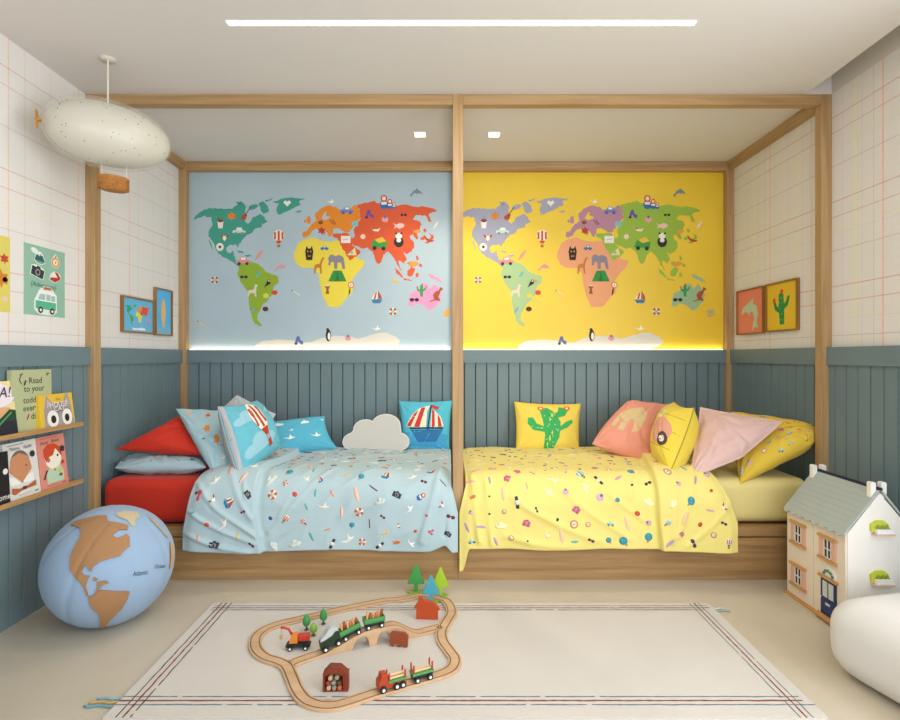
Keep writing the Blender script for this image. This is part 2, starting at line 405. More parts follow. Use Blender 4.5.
for x in (FX0, (FX0 + FX1) / 2 - .02, FX1 - .05): w2f.box(x, YF - .10, WZ0, x + .05, YF - .05, WZ1, fw)
for z in (WZ0, WZ1 - .05): w2f.box(FX0, YF - .10, z, FX1, YF - .05, z + .05, fw)
struct('added_window', w2f, 'added white window frame around the fill light behind the camera')
wf = MB(); fw = mat('#ece9e4', 0.5)
for y in (WY0, (WY0 + WY1) / 2 - .02, WY1 - .05):
    wf.box(XR + .06, y, WZ0, XR + .12, y + .05, WZ1, fw)
for z in (WZ0, WZ1 - .05):
    wf.box(XR + .06, WY0, z, XR + .12, WY1, z + .05, fw)
struct('window_1', wf, 'white window frame in the right wall')

# ------------------------------------------------------------------ painted boarding with a flat cap rail
m_board = mat('#6d8289', 0.45, var=0.03, vscale=4)
m_groove = mat('#323f45', 0.6)
CAPB, CAPT = 1.205, 1.305
def boarding(name, origin, along, out, length, phase, label):
    o = Vector(origin); a = Vector(along); n = Vector(out); mb = MB(); P_ = .0845
    cuts = [0.0]; t = phase % P_
    while t < length:
        if t > .006 and t < length - .006: cuts.append(t)
        t += P_
    cuts.append(length)
    prof = []
    for i in range(len(cuts) - 1):
        a0 = cuts[i] + .0042; a1 = cuts[i + 1] - .0042
        prof += [(cuts[i], .006), (cuts[i] + .0015, .006), (a0, .018), (a1, .018), (a1 + .002, .006)]
    prof.append((length, .006))
    vs = []
    for s, d in prof:
        for z in (0, CAPB): vs.append(o + a * s + n * d + Vector((0, 0, z)))
    for i in range(len(prof) - 1):
        q = (2 * i, 2 * i + 2, 2 * i + 3, 2 * i + 1)
        deep = prof[i][1] < .01 and prof[i + 1][1] < .01
        mb.add([vs[k] for k in q], [(0, 1, 2, 3)], m_groove if deep else m_board)
    e = [o, o + a * length, o + a * length + n * .032, o + n * .032]
    vv = [p + Vector((0, 0, z)) for z in (CAPB, CAPT) for p in e]
    mb.add(vv, [(0, 1, 2, 3), (7, 6, 5, 4), (0, 4, 5, 1), (1, 5, 6, 2), (2, 6, 7, 3), (3, 7, 4, 0)], m_board)
    struct(name, mb, label)
boarding('trim_1', (XL, YF, 0), (0, 1, 0), (1, 0, 0), YB - YF, 2.831 - YF, 'grey-blue vertical boarding with flat cap rail on the left wall')
boarding('trim_2', (XL + .033, YB, 0), (1, 0, 0), (0, -1, 0), XR - XL - .066, .02, 'grey-blue vertical boarding with flat cap rail on the back wall')
boarding('trim_3', (XR, WY1 + .06, 0), (0, 1, 0), (-1, 0, 0), YB - WY1 - .06, .03, 'grey-blue vertical boarding with flat cap rail on the right wall')

# ------------------------------------------------------------------ lights of the room and added fill lights
def area(name, loc, rot, sx, sy, power, color, spread=180):
    l = bpy.data.lights.new(name, 'AREA'); l.shape = 'RECTANGLE'; l.size = sx; l.size_y = sy; l.energy = power
    l.color = color; l.spread = math.radians(spread)
    o = bpy.data.objects.new(name, l); COL.objects.link(o); o.location = loc; o.rotation_euler = rot; return o
area('daylight', (XR + .18, (WY0 + WY1) / 2, (WZ0 + WZ1) / 2), (0, math.radians(90), 0), WZ1 - WZ0, WY1 - WY0, 112, (.93, .97, 1.0))
area('front_fill_light', ((FX0 + FX1) / 2, YF - .12, (WZ0 + WZ1) / 2), (math.radians(90), 0, 0), FX1 - FX0, WZ1 - WZ0, 54, (.95, .975, 1.0))  # added fill in the made-up window, brightens faces turned to the camera
area('ambient_fill_light', (0.2, -0.4, 2.66), (0, 0, 0), 1.2, 1.2, 14, (1.0, 0.95, 0.88))  # unseen ambient fill overhead behind the camera, without a lamp fixture

t = thing('ceiling_strip_light', 'long thin glowing white strip set flush in the ceiling', 'ceiling light', (.05, 2.391, ZC))
local(t, mb := MB().box(-.99, 2.371, ZC - .003, 1.092, 2.375, ZC, '#d8d2c8').box(-.99, 2.407, ZC - .003, 1.092, 2.411, ZC, '#d8d2c8')); mb.build('housing', t)
local(t, mb := MB().box(-.982, 2.375, ZC - .004, 1.084, 2.407, ZC - .001, mat('#fff3e0', .5, emit=9.0))); mb.build('diffuser', t)
area('strip_light', (.05, 2.391, ZC - .012), (0, 0, 0), 2.06, .03, 9, (1.0, .93, .82))
for i, (x, w) in enumerate(((-.199, 'left'), (.292, 'right'))):
    t = thing('recessed_spotlight', 'small square ceiling spotlight above the %s bed' % ('blue' if i == 0 else 'yellow'), 'spotlight', (x, 3.586, ZC))
    MB().box(-.042, -.042, -.006, .042, -.034, 0, '#e8e2d8').box(-.042, .034, -.006, .042, .042, 0, '#e8e2d8').box(-.042, -.034, -.006, -.034, .034, 0, '#e8e2d8').box(.034, -.034, -.006, .042, .034, 0, '#e8e2d8').build('bezel', t)
    MB().box(-.034, -.034, -.004, .034, .034, -.001, mat('#fff0d8', .5, emit=14.0)).build('lamp_lens', t)
    l = bpy.data.lights.new('spot', 'SPOT'); l.energy = 26; l.color = (1.0, .86, .66); l.spot_size = math.radians(120); l.spot_blend = 0.8; l.shadow_soft_size = .03
    o = bpy.data.objects.new('spot', l); COL.objects.link(o); o.location = (x, 3.586, ZC - .02)
for x0, x1, w in ((-1.985, .0, 'blue'), (.09, 2.08, 'yellow')):
    t = thing('led_strip', 'glowing warm light line on the cap rail under the %s world map' % w, 'LED strip', ((x0 + x1) / 2, YB - .014, CAPT))
    L = (x1 - x0) / 2
    MB().box(-L, -.010, 0, L, .008, .004, mat('#fff0d2', .5, emit=3.5)).build('diffuser', t)
    area('cove', ((x0 + x1) / 2, YB - .022, CAPT + .008), (math.radians(180), 0, 0), x1 - x0, .02, .45, (1.0, .86, .6))

# ------------------------------------------------------------------ oak canopy frame
fr = thing('canopy_frame', 'light oak post-and-beam frame around both beds', 'bed canopy', (0, 3.04, 0))
wz, wx, wy = wood('z'), wood('x'), wood('y')
T_ = .055; YBF = 4.086
def fpart(name, b, m): local(fr, mb := MB().box(*b, m)); mb.build(name, fr, bevel=.002, bseg=1)
CP0, CP1 = .0155, .0745
fpart('post', (XL, DF, 0, XL + T_, DF + T_, ZC), wz)
fpart('post', (XR - .088, DF, 0, XR, DF + T_, ZC), wz) if False else fpart('post', (XR - T_ - .005, DF, 0, XR, DF + T_, ZC), wz)
fpart('post', (CP0, DF, 0, CP1, DF + T_, ZC), wz)
fpart('post', (XL, YBF, 0, XL + T_, YB, ZC), wz)
fpart('post', (XR - T_, YBF, 0, XR, YB, ZC), wz)
fpart('post', (CP0, YBF, 0, CP1, YB, ZC), wz)
Zb = ZC - .058
fpart('beam', (XL + T_, DF + .002, Zb, CP0, DF + T_, ZC), wx); fpart('beam', (CP1, DF + .002, Zb, XR - T_ - .005, DF + T_, ZC), wx)
Zb2 = ZC - .068
fpart('beam', (XL + T_, YBF, Zb2, CP0, YB, ZC), wx); fpart('beam', (CP1, YBF, Zb2, XR - T_, YB, ZC), wx)
fpart('beam', (XL, DF + T_, Zb, XL + .05, YBF, ZC), wy); fpart('beam', (XR - .05, DF + T_, Zb, XR, YBF, ZC), wy)
fpart('beam', (CP0 + .004, DF + T_, Zb, CP1 - .004, YBF, ZC), wy)

# ------------------------------------------------------------------ the two world-map murals
def px(pts, ox, oy, k): return [(ox + x / k, oy + y / k) for x, y in pts]
NA = px([(38,178),(65,145),(110,125),(160,127),(215,130),(235,112),(262,105),(275,125),(272,150),(268,185),(285,196),(300,178),(312,165),(330,158),(340,152),(355,165),(372,190),(345,195),(342,214),(310,225),(300,240),(278,245),(262,265),(245,285),(240,303),(232,292),(200,292),(186,308),(190,325),(205,328),(215,318),(220,335),(225,355),(248,370),(250,382),(235,385),(205,365),(175,350),(150,330),(135,300),(120,270),(105,250),(110,220),(125,200),(120,170),(90,160),(60,170)],185,180,4.5)
NA2 = [px(p,185,180,4.5) for p in ([(108,270),(118,285),(128,318),(112,290)],[(290,115),(320,108),(332,118),(305,135),(290,135)],[(330,105),(350,95),(375,118),(378,140),(352,152),(340,130)],[(360,90),(395,80),(385,92),(362,98)],
  [(390,100),(430,85),(480,78),(540,82),(515,95),(520,110),(480,130),(450,145),(430,155),(415,150),(412,130),(420,105)],[(498,140),(525,137),(520,145),(500,146)],[(235,318),(260,322),(265,330),(240,325)],[(268,338),(290,335),(304,343),(280,347)],[(225,100),(250,95),(262,102),(240,112)])]
SA = px([(240,378),(255,362),(280,365),(320,375),(350,395),(365,415),(420,435),(422,455),(400,480),(390,520),(370,545),(350,560),(335,590),(325,610),(325,630),(350,655),(335,660),(310,640),(298,600),(290,570),(285,520),(280,495),(250,460),(235,420),(245,400)],185,180,4.5)
EU = px([(12,330),(20,310),(45,300),(60,275),(85,255),(100,245),(95,225),(90,200),(115,180),(150,160),(190,155),(230,172),(250,190),(310,165),(330,150),(350,165),(362,185),(360,235),(340,250),(310,295),(300,312),(262,312),(225,288),(198,300),(182,345),(155,310),(137,290),(152,325),(140,332),(110,295),(80,300),(60,330),(30,348)],300,180,6)
EU2 = [px(p,300,180,6) for p in ([(45,220),(60,215),(66,255),(48,265),(40,245)],[(25,240),(38,238),(38,258),(25,255)])]
BALT = [px(p,300,180,6) for p in ([(148,195),(160,190),(155,212),(182,222),(180,230),(150,242),(128,230)],[(200,292),(225,288),(262,308),(250,322),(205,318)],[(300,292),(313,300),(318,328),(328,345),(312,346),(300,320)])]
AS = px([(340,155),(390,135),(440,125),(480,140),(520,150),(580,155),(620,148),(680,160),(740,158),(800,170),(830,185),(815,190),(780,200),(770,205),(790,245),(775,252),(755,215),(720,210),(690,215),(678,235),(720,250),(740,275),(722,270),(720,300),(715,320),(690,318),(662,330),(658,342),(682,370),(686,400),(670,430),(640,445),(622,435),(640,475),(625,505),(602,485),(592,480),(600,520),(615,545),(597,532),(580,490),(560,465),(530,430),(500,450),(480,500),(465,502),(445,450),(435,430),(420,420),(410,405),(370,410),(335,395),(315,380),(312,392),(340,410),(362,430),(350,450),(320,468),(295,480),(280,460),(260,420),(240,385),(225,350),(195,340),(200,320),(230,315),(290,320),(310,350),(330,335),(320,300),(345,250),(365,235),(360,180)],300,180,6)
AS2 = [px(p,300,180,6) for p in ([(680,315),(700,320),(712,350),(700,358),(680,338)],[(745,290),(760,305),(750,320),(738,300)],[(722,348),(745,332),(760,340),(742,362),(724,360)],[(770,315),(800,330),(802,352),(770,382),(745,375),(775,362),(787,340)],[(690,450),(705,455),(714,480),(700,482)],[(712,503),(728,503),(732,520),(716,520)],[(643,548),(670,520),(692,530),(672,577),(646,577)],[(565,528),(590,545),(622,580),(612,586),(580,560)],[(620,588),(665,600),(672,608),(625,602)],[(692,565),(710,555),(714,574),(695,586)],[(640,500),(660,488),(690,510),(668,520)])]
AU = [px(p,320,160,3.6) for p in ([(318,500),(325,480),(355,465),(362,450),(385,445),(398,464),(412,443),(425,460),(438,485),(432,510),(415,530),(392,542),(375,525),(350,515),(335,525),(318,525)],)] + [px([(760,560),(800,570),(835,590),(858,613),(830,611),(790,592)],300,180,6)]
NZ = [px([(445,562),(450,540),(470,537),(472,548),(458,566)],320,160,3.6)]
AF = px([(410,335),(425,300),(450,285),(480,278),(510,290),(540,295),(558,290),(605,296),(622,318),(640,357),(666,362),(655,390),(635,410),(615,440),(612,480),(590,510),(578,526),(560,530),(532,528),(515,490),(502,440),(500,410),(480,388),(440,388),(420,375),(410,352)],180,160,3.6)
MAD = px([(105,465),(122,450),(115,480),(102,490)],320,160,3.6)
ANT = [(255,346),(262,341),(275,339.5),(292,340),(300,343),(312,342),(322,338),(335,335.5),(352,336.5),(358,339),(368,336),(376,333.5),(387,332.5),(396,336.5),(400,341),(397,346),(385,349.2),(255,349.2)]
_jr = random.Random(31)
def coast(pl, k=.26):
    # ragged coastline: each edge gets bent midpoints
    for _ in range(2):
        out = []
        for i in range(len(pl)):
            p, q = pl[i], pl[(i + 1) % len(pl)]; L = math.dist(p, q); out.append(p)
            if L > 1.3:
                o = _jr.uniform(-k, k) * min(L, 3.0)
                out.append(((p[0] + q[0]) / 2 - (q[1] - p[1]) / L * o, (p[1] + q[1]) / 2 + (q[0] - p[0]) / L * o))
        pl = out
    return pl
NA, SA, EU, AS = coast(NA), coast(SA, .18), coast(EU), coast(AS)
NA2 = [coast(p, .2) for p in NA2]; AF = coast(AF, .08); AU = [coast(p, .2) for p in AU]; AS2 = [coast(p, .15) for p in AS2]; ANT = coast(ANT[:-2], .12)[:-3] + ANT[-2:]
STK = [(ic_cup(),220.5,223,5.5),(ic_leaf(),231.7,216.5,4.6),(ic_guitar(),246.5,214,6.5),(ic_car('#c8dcd0','#8a8f92'),239,231,6),(ic_cap(),224.6,237,4.8),([(ell(0,0,.8,.85,12),'#ece6da'),(ell(0,0,.3,.3,8),'#3a3a42')],220,247,4.4),
 (ic_car('#e58f8f'),243,261,6.8),(ic_surf(),259,255,5.6),(ic_balloon(),278.8,238.5,8),(ic_dolphin('#dd9aa0'),280.5,267.5,5.5),(ic_buoy(),214.8,280,4.2),(ic_llama(),253,291,6.5),(ic_shades(),244,277,3.8),(ic_surf('#4fb9c4'),258,274.3,3.4),(ic_toucan(),269,283,5),
 (ic_blob('#d9482f',.6),274.7,292.6,4.6),(ic_leaf('#d4d65c'),266,296,3.6),(ic_blob('#5b2f24',.6),265.5,309,4.6),(ic_surf('#7aa6c9'),253,310,3.4),(ic_pencil(),202,324,5),(ic_pencil('#e8e0c0'),296.3,293,4.6),([([(0,-.8),(-.9,.1),(-.5,.6),(0,.3),(.5,.6),(.9,.1)],'#efe9e2')],287.3,203,4),
 (ic_bird(),331,202,4),(ic_car('#6f86c2','#4a5fa0'),346.7,210.5,6.2),(ic_card('#7cc4cc','#5aa2b5'),355,224,3.6),([(bar(-.7,.6,.2,-.6,.2),'#7a3e18'),(bar(-.1,.7,.7,-.5,.2),'#7a3e18')],333,222.5,3.6),(ic_blob('#8a4a1c',.6),320.8,222.5,3.6),(ic_leaf('#c0392b'),321.7,231,4),
 (ic_mask(),309.3,253,6.8),(ic_car('#3f78b5','#2f5f95'),324.5,248,3.8),(ic_giraffe(),319.7,266,8),(ic_elephant(),336.7,261.7,8.2),(ic_tent(),337.5,276,8.2),(ic_compass(),351,285,4),(ic_drum(),327.5,289.5,4.4),(ic_card(),345.8,239.5,5.4),([([(-.9,-.6),(.9,-.6),(.6,.8)],'#f0d890'),(ell(0,-.1,.3,.3,8),'#7cc4cc')],351.7,252,5),
 (ic_doll(),384,202,7),(ic_doll(),389.8,204,5),(ic_doll(),393.9,205.6,3.4),(ic_scooter(),369.7,214.7,5),(ic_bell(),385,219.5,4.4),(ic_shades('#23252b'),403.7,215,3.2),(ic_fish('#f0c8c4'),398.8,226,5.4),([([(-.9,.5),(-.5,-.3),(.5,-.4),(.9,.3),(.3,0),(-.4,.1)],'#f2ead8'),([(-.9,.6),(-.6,0),(-.2,.1)],'#b5352d')],375.8,229.5,4.6),
 (ic_compass('#eec9a0'),363,236.7,3.2),(ic_tuktuk(),378.8,244,7.6),(ic_panda(),398.8,240,7.4),(ic_fish('#e8a04a'),416.7,231.5,3.8),(ic_banana('#b5482b'),429,238,5.4),(ic_surf('#e8e0da'),435.8,225,4),(ic_dolphin(),416,193,6),(ic_fish('#e8a03a'),413,264,5.2),(ic_banana(),396,279.5,4.4),
 (ic_boat(),377,297.5,6),(ic_buoy(),393,311.5,4.4),(ic_cactus('#3c9a5c','#d9532f'),421.6,290,6),(ic_shades(),414.4,299.8,4.6),(ic_kangaroo(),436.7,294.5,7),(ic_bird(),376.6,329,4.6),(ic_bell('#dc9aa0'),348,338.2,4),(ic_penguin(),328.4,335.5,6.4),(ic_scooter('#5b6fae'),299,341,5),(ic_banana('#efb04a'),447,312,5)]
def mural(name_, label, bg, dx, x0, x1, pal):
    yy = YB - .004
    t = thing('map_panel', label, 'wall mural', ((x0 + x1) / 2, YB, CAPT))
    mb = MB(); mb.box(x0, yy, CAPT - .002, x1, YB - .0008, Zb2 + .002, mat(bg, .42, var=.03, vscale=3))
    def fn(a, b, h):
        D = yy - h; d0 = yy
        return Vector(((a + dx - CX) * d0 / F, D, EYE - (b - CY) * d0 / F))
    C = mat
    L = [(NA, pal[0])] + [(p, pal[0]) for p in NA2] + [(SA, pal[1]), (AF, pal[4]), (MAD, pal[4]), (EU, pal[2])] + [(p, pal[2]) for p in EU2]
    for p, c in L: draw(mb, fn, [(p, c)], h0=.0006)
    draw(mb, fn, [(AS, pal[3])], h0=.0010)
    for p in BALT: draw(mb, fn, [(p, bg)], h0=.0014)
    for p in AS2: draw(mb, fn, [(p, pal[3])], h0=.0006)
    for p in AU: draw(mb, fn, [(p, pal[5])], h0=.0006)
    for p in NZ: draw(mb, fn, [(p, pal[6])], h0=.0006)
    draw(mb, fn, [(ANT, '#dcd8d0')], h0=.0010)
    for ic, a, b, s in STK:
        if a + dx + s > (x1 * F / yy + CX) : continue
        s *= 1.1; draw(mb, fn, ic, (a, b, (s, -s), 0), h0=.0018, dh=.0003)
    local(t, mb); mb.build('printed_panel', t)
mural('blue', 'pale blue illustrated world map panel on the wall behind the left bed', '#aec3cf', 0, XL + T_ + .002, CP0 - .002, ['#3f9c8a', '#8fb02f', '#e58a22', '#dc5a32', '#ecd84a', '#e79ac4', '#efb04a'])
mural('yellow', 'yellow illustrated world map panel on the wall behind the right bed', '#efcd3a', 263.3, CP1 + .002, XR - T_ - .002, ['#a3a5bb', '#a9c894', '#b987a0', '#98bc44', '#eda67c', '#9dbf98', '#9dbf98'])

# ------------------------------------------------------------------ bed bases, mattresses
def bed(label, x0, x1, fx0, fx1):
    t = thing('platform_bed', label, 'bed', ((x0 + x1) / 2, 3.5, 0))
    w2 = wood('x', '#b08c5e', '#8e6d46')
    local(t, mb := MB().box(x0, DF + .06, 0.0, x1, YB - .036, .285, w2)); mb.build('box_base', t)
    local(t, mb := MB().box(fx0, DF - .008, 0.0, fx1, DF - .001, .235, w2).box(x0, DF, 0, x1, DF + .058, .233, w2)); mb.build('front_board', t, bevel=.0015, bseg=1)
    local(t, mb := MB().box(fx0, DF - .008, .241, fx1, DF - .001, .293, w2).box(x0, DF, .2415, x1, DF + .058, .291, w2)); mb.build('top_rail', t, bevel=.003)
bed('low oak platform bed under the blue duvet', XL + .06, CP0 - .004, XL + .034, .0435)
bed('low oak platform bed under the yellow duvet', CP1 + .004, XR - .065, .0465, XR - .034)
def rbox(mb, x0, y0, z0, x1, y1, z1, r, m, n=5, crown=0.0):
    """box with rounded edges as a smooth grid"""
    import itertools
    cx, cy, cz = (x0 + x1) / 2, (y0 + y1) / 2, (z0 + z1) / 2; hx, hy, hz = (x1 - x0) / 2, (y1 - y0) / 2, (z1 - z0) / 2
    def coords(h):
        out = [-h + r * (1 - math.cos(math.pi / 2 * i / n)) for i in range(n)]
        k = 10
        out += [-(h - r) + 2 * (h - r) * i / k for i in range(k + 1)]
        out += [h - r * (1 - math.cos(math.pi / 2 * (n - 1 - i) / n)) for i in range(n)]
        return out
    X, Y, Z = coords(hx), coords(hy), coords(hz)
    idx = {}; vs = []; fs = []
    def vert(p):
        q = tuple(round(c, 6) for c in p)
        if q not in idx:
            c = Vector((max(-hx + r, min(hx - r, q[0])), max(-hy + r, min(hy - r, q[1])), max(-hz + r, min(hz - r, q[2]))))
            d = Vector(q) - c
            # cube surface point to rounded point
            if d.length > 1e-9: d = d.normalized() * r
            w = c + d
            if crown and w.z > 0: w.z += crown * (1 - (w.x / hx) ** 2) * (1 - (w.y / hy) ** 2)
            idx[q] = len(vs); vs.append(w + Vector((cx, cy, cz)))
        return idx[q]
    for (A, B, fix) in ((X, Y, 'z'), (X, Z, 'y'), (Y, Z, 'x')):
        for sgn in (-1, 1):
            for i in range(len(A) - 1):
                for j in range(len(B) - 1):
                    q = []
                    for a, b in ((A[i], B[j]), (A[i + 1], B[j]), (A[i + 1], B[j + 1]), (A[i], B[j + 1])):
                        p = {'z': (a, b, sgn * hz), 'y': (a, sgn * hy, b), 'x': (sgn * hx, a, b)}[fix]
                        q.append(vert(p))
                    flip = (sgn < 0) ^ (fix == 'y')
                    fs.append(tuple(q[::-1] if flip else q))
    mb.add(vs, fs, m, True); return mb
m_red = mat('#c4260c', .75, bump=.25, bscale=350, sheen=.1)
m_yel = mat('#ecdd94', .75, bump=.25, bscale=350, sheen=.1)
tag(rbox(MB(), XL + .058, DF + .045, .293, -.0, 4.09, .547, .055, m_red, crown=.006).build('mattress'), 'thick mattress in a bright red fitted sheet on the left bed', 'mattress')
tag(rbox(MB(), .092, DF + .058, .293, XR - .08, 4.09, .549, .055, m_yel, crown=.006).build('mattress'), 'thick mattress in a pale yellow fitted sheet on the right bed', 'mattress')

# ------------------------------------------------------------------ duvets
def smooth(t): t = max(0, min(1, t)); return t * t * (3 - 2 * t)
class Duvet:
    YS, YE, ZT, R = 4.055, 3.170, .580, .170
    def __init__(s, xl, xr, zb, fold, side, folds, seed):
        s.xl, s.xr, s.zb, s.fold, s.side, s.folds, s.seed = xl, xr, zb, fold, side, folds, seed
        s.L1 = s.YS - s.YE; s.L2 = s.L1 + s.R * math.pi / 2
    def path(s, d):
        if d < s.L1: return Vector((0, s.YS - d, s.ZT)), Vector((0, 0, 1))
        if d < s.L2:
            a = (d - s.L1) / s.R
            return Vector((0, s.YE - s.R * math.sin(a), s.ZT - s.R * (1 - math.cos(a)))), Vector((0, -math.sin(a), math.cos(a)))
        return Vector((0, s.YE - s.R - .035 * (d - s.L2), s.ZT - s.R - (d - s.L2))), Vector((0, -1, .03)).normalized()
    def smax(s, x): return s.L2 + (s.ZT - s.R - s.zb(x))
    def disp(s, x, d):
        h = .013 * mnoise.noise(Vector((x * 3.1, d * 3.1, s.seed))) + .004 * mnoise.noise(Vector((x * 9, d * 7, s.seed + 5)))
        for (x0, d0, x1, d1, w, a) in s.folds:
            dx, dy = x1 - x0, d1 - d0; L2 = dx * dx + dy * dy
            t = ((x - x0) * dx + (d - d0) * dy) / L2
            tt = max(0, min(1, t))
            bend = .02 * math.sin(tt * 3.1)
            q = math.hypot(x - x0 - tt * dx, d - d0 - tt * dy - bend)
            if q < 3 * w: h += 1.5 * a * math.exp(-(q / w) ** 2) * (0.25 + .75 * math.sin(math.pi * min(1, max(0, .15 + tt * .8))))
        fx = s.fold(d)
        if s.side < 0: h += .030 * smooth((fx - x) / .011 + .5) - .006 * math.exp(-((x - fx - .02) / .02) ** 2)
        else: h += .030 * smooth((x - fx) / .011 + .5) - .006 * math.exp(-((x - fx + .02) / .02) ** 2)
        wr = mnoise.noise(Vector((x * 5.5 + d * 2, d * 4.2 - x * 2, s.seed + 9)))
        h += .006 * (1 - abs(wr) * 2.2) * smooth((d - .6) / .4)
        h += .012 * math.sin(math.pi * min(1, max(0, d / 1.1)))
        xe, xf_ = s.span(d)
        h -= .016 * math.exp(-((x - xe) / .035) ** 2) + .016 * math.exp(-((xf_ - x) / .035) ** 2)
        h -= .010 * math.exp(-(d / .05) ** 2)
        return h
    def pt(s, x, d, h=0.0):
        p, n = s.path(d)
        e = s.disp(x, d) + h
        q = p + n * (e + .004); q.x = x
        return q
    def span(s, d):
        return s.xl(d), s.xr(d)
def make_duvet(label, dv, m, icons, seed, ghost, nx=320, nd=200):
    mb = MB(); vs = []; fs = []
    xa, xb = dv.span(dv.L2 + .3)
    for j in range(nd + 1):
        t = j / nd
        for i in range(nx + 1):
            u = i / nx
            xq = xa + (xb - xa) * u
            d = dv.smax(xq) * t
            l, r = dv.span(d)
            x = l + (r - l) * u
            vs.append(dv.pt(x, d))
    for j in range(nd):
        for i in range(nx):
            a = j * (nx + 1) + i
            fs.append((a, a + nx + 1, a + nx + 2, a + 1))
    mb.add(vs, fs, m, True)
    rnd = random.Random(seed); pts = []; tries = 0
    while len(pts) < 260 and tries < 9000:
        tries += 1
        x = rnd.uniform(xa + .04, xb - .03); d = rnd.uniform(.03, dv.smax(x) - .03)
        l, r = dv.span(d)
        if x < l + .03 or x > r - .03: continue
        if abs(x - dv.fold(d)) < .035: continue
        if any((x - a) ** 2 + (d - b) ** 2 < .078 ** 2 for a, b in pts): continue
        pts.append((x, d))
    for k, (x, d) in enumerate(pts):
        if k % 5 == 4: ic, sz = ghost[rnd.randrange(len(ghost))], rnd.uniform(.03, .045)
        else: ic, sz = icons[rnd.randrange(len(icons))], rnd.uniform(.016, .031)
        draw(mb, lambda a, b, h: dv.pt(a, dv_d(b), h), ic, (x, -d, sz, rnd.uniform(-1.2, 1.2)), h0=.0015, dh=.0004, maxlen=.016)
    o = mb.build('duvet', solid=.010)
    o.modifiers['solid'].use_rim = True
    return tag(o, label, 'duvet')
def dv_d(b): return -b
rr = random.Random(4)
def lerp(a, b, t): return a + (b - a) * max(0, min(1, t))
L2_ = 4.055 - 3.085 + .085 * math.pi / 2
def blue_xl(d): return lerp(-1.12, -1.42, d / .97) if d < .97 else lerp(-1.42, -1.475, (d - .97) / .3)
def blue_xr(d): return lerp(.006, .008, d) if d < 1.02 else lerp(.008, .044, (d - 1.02) / .16)
def blue_zb(x): return .178 + .006 * math.sin(x * 7) + (.03 * smooth((x + .12) / .1) - .045 * smooth((x + .03) / .05) if x > -.15 else 0)
blue_folds = [(-1.05, 1.30, -1.42, 1.02, .014, .015), (-1.07, 1.33, -1.44, 1.16, .013, .013), (-1.1, 1.38, -1.46, 1.28, .014, .012), (-1.09, 1.2, -1.3, .85, .016, .012), (-1.12, 1.1, -1.22, .8, .012, .01),
  (-1.0, 1.28, -.66, .85, .014, .009), (-.98, 1.33, -.45, .9, .015, .007), (-.95, 1.2, -.75, .75, .012, .007), (-.16, 1.33, -.05, .9, .02, .016), (-.03, 1.3, -.01, 1.0, .012, -.01), (-.6, 1.2, .0, .9, .03, .006), (-.8, .6, -.2, .45, .03, .006), (-.5, .2, -.1, .5, .03, .006)]
dvb = Duvet(blue_xl, blue_xr, blue_zb, lambda d: -1.05 - .03 * math.sin(max(0, d - .5) * 3.4) + .02 * smooth((d - 1.2) / .2), -1, blue_folds, 1.3)
def yel_xl(d): return lerp(.086, .088, d) if d < 1.02 else lerp(.088, .052, (d - 1.02) / .16)
def yel_xr(d): return lerp(1.36, 1.5, d / .97) if d < .97 else lerp(1.5, 1.585, (d - .97) / .25)
def yel_zb(x): return .185 - .125 * (1 - smooth((x - .065) / .045)) - .012 * smooth((x - 1.3) / .3) + .005 * math.sin(x * 8)
yel_folds = [(.16, 1.33, .12, .95, .016, .016), (.23, 1.34, .2, 1.0, .016, .013), (.3, 1.3, .7, 1.36, .02, .008), (.35, 1.1, .85, 1.34, .02, .009), (.5, .95, 1.0, 1.32, .02, .009), (.7, .9, 1.12, 1.25, .016, .009),
  (1.22, 1.33, 1.28, .8, .014, .012), (1.25, 1.3, 1.4, .9, .016, .011), (1.3, 1.35, 1.56, 1.1, .016, .009), (.3, .4, .9, .5, .04, .006), (1.0, 1.1, 1.14, .7, .014, .01)]
dvy = Duvet(yel_xl, yel_xr, yel_zb, lambda d: 1.17 + .09 * smooth((1.0 - d) / .6) - .02 * math.sin(max(0, d - .8) * 5), 1, yel_folds, 7.7)
def print_mat(base):
    return mat(base, .8, bump=.25, bscale=420, sheen=.08)
m_db, m_dy = print_mat('#aec6ce'), print_mat('#eadb80')
BI = [ic_balloon(), ic_globe(), ic_case('#e8a03a', '#b5722c'), ic_case('#4fb0a8', '#e8d6a0'), ic_camera(), ic_shades('#6b2538'), ic_cap(), ic_blob('#d9482f', .5), ic_fish('#d9752f'), ic_pencil('#7a2a35'), ic_surf('#e8a58a'), ic_bird(), ic_watch(), ic_buoy('#d0602f'), ic_scooter('#d05a6a'), ic_banana('#e8c47a'), ic_doll('#c8442f', '#2f6fb8'), ic_surf('#5fb5a8'), ic_blob('#2f4f8f', .4), ic_boat()]
GB = [ic_cloud('#c9d6d6'), ic_cloud('#d6dcd6'), ic_surf('#efc0ac'), ic_bird('#e8e4da')]
YI = [ic_balloon('#9a5f8f'), ic_globe(), ic_case('#d97a9a', '#a05070'), ic_shades('#4a2f5a'), ic_watch(), ic_blob('#c8442f', .55), ic_surf('#d79ab0'), ic_surf('#eab0a8'), ic_bird('#f2ece0'), ic_surf('#b79ac2'), ic_car('#7fc0cc'), ic_balloon('#3f9cc0'), ic_fish('#d9752f'), ic_pencil('#b590b0'), ic_bell('#d8a8c8'), ic_cap(), ic_surf('#4fb0b8'), ic_blob('#3a2f5a', .35), ic_compass('#c98a5a')]
GY = [ic_cloud('#efe2a0'), ic_cloud('#f0e8b8'), ic_surf('#efc8a8'), ic_llama('#efe6c0')]
make_duvet('pale blue duvet printed with travel pictures draped over the left bed', dvb, m_db, BI, 11, GB)
make_duvet('yellow duvet printed with small travel pictures draped over the right bed', dvy, m_dy, YI, 23, GY)

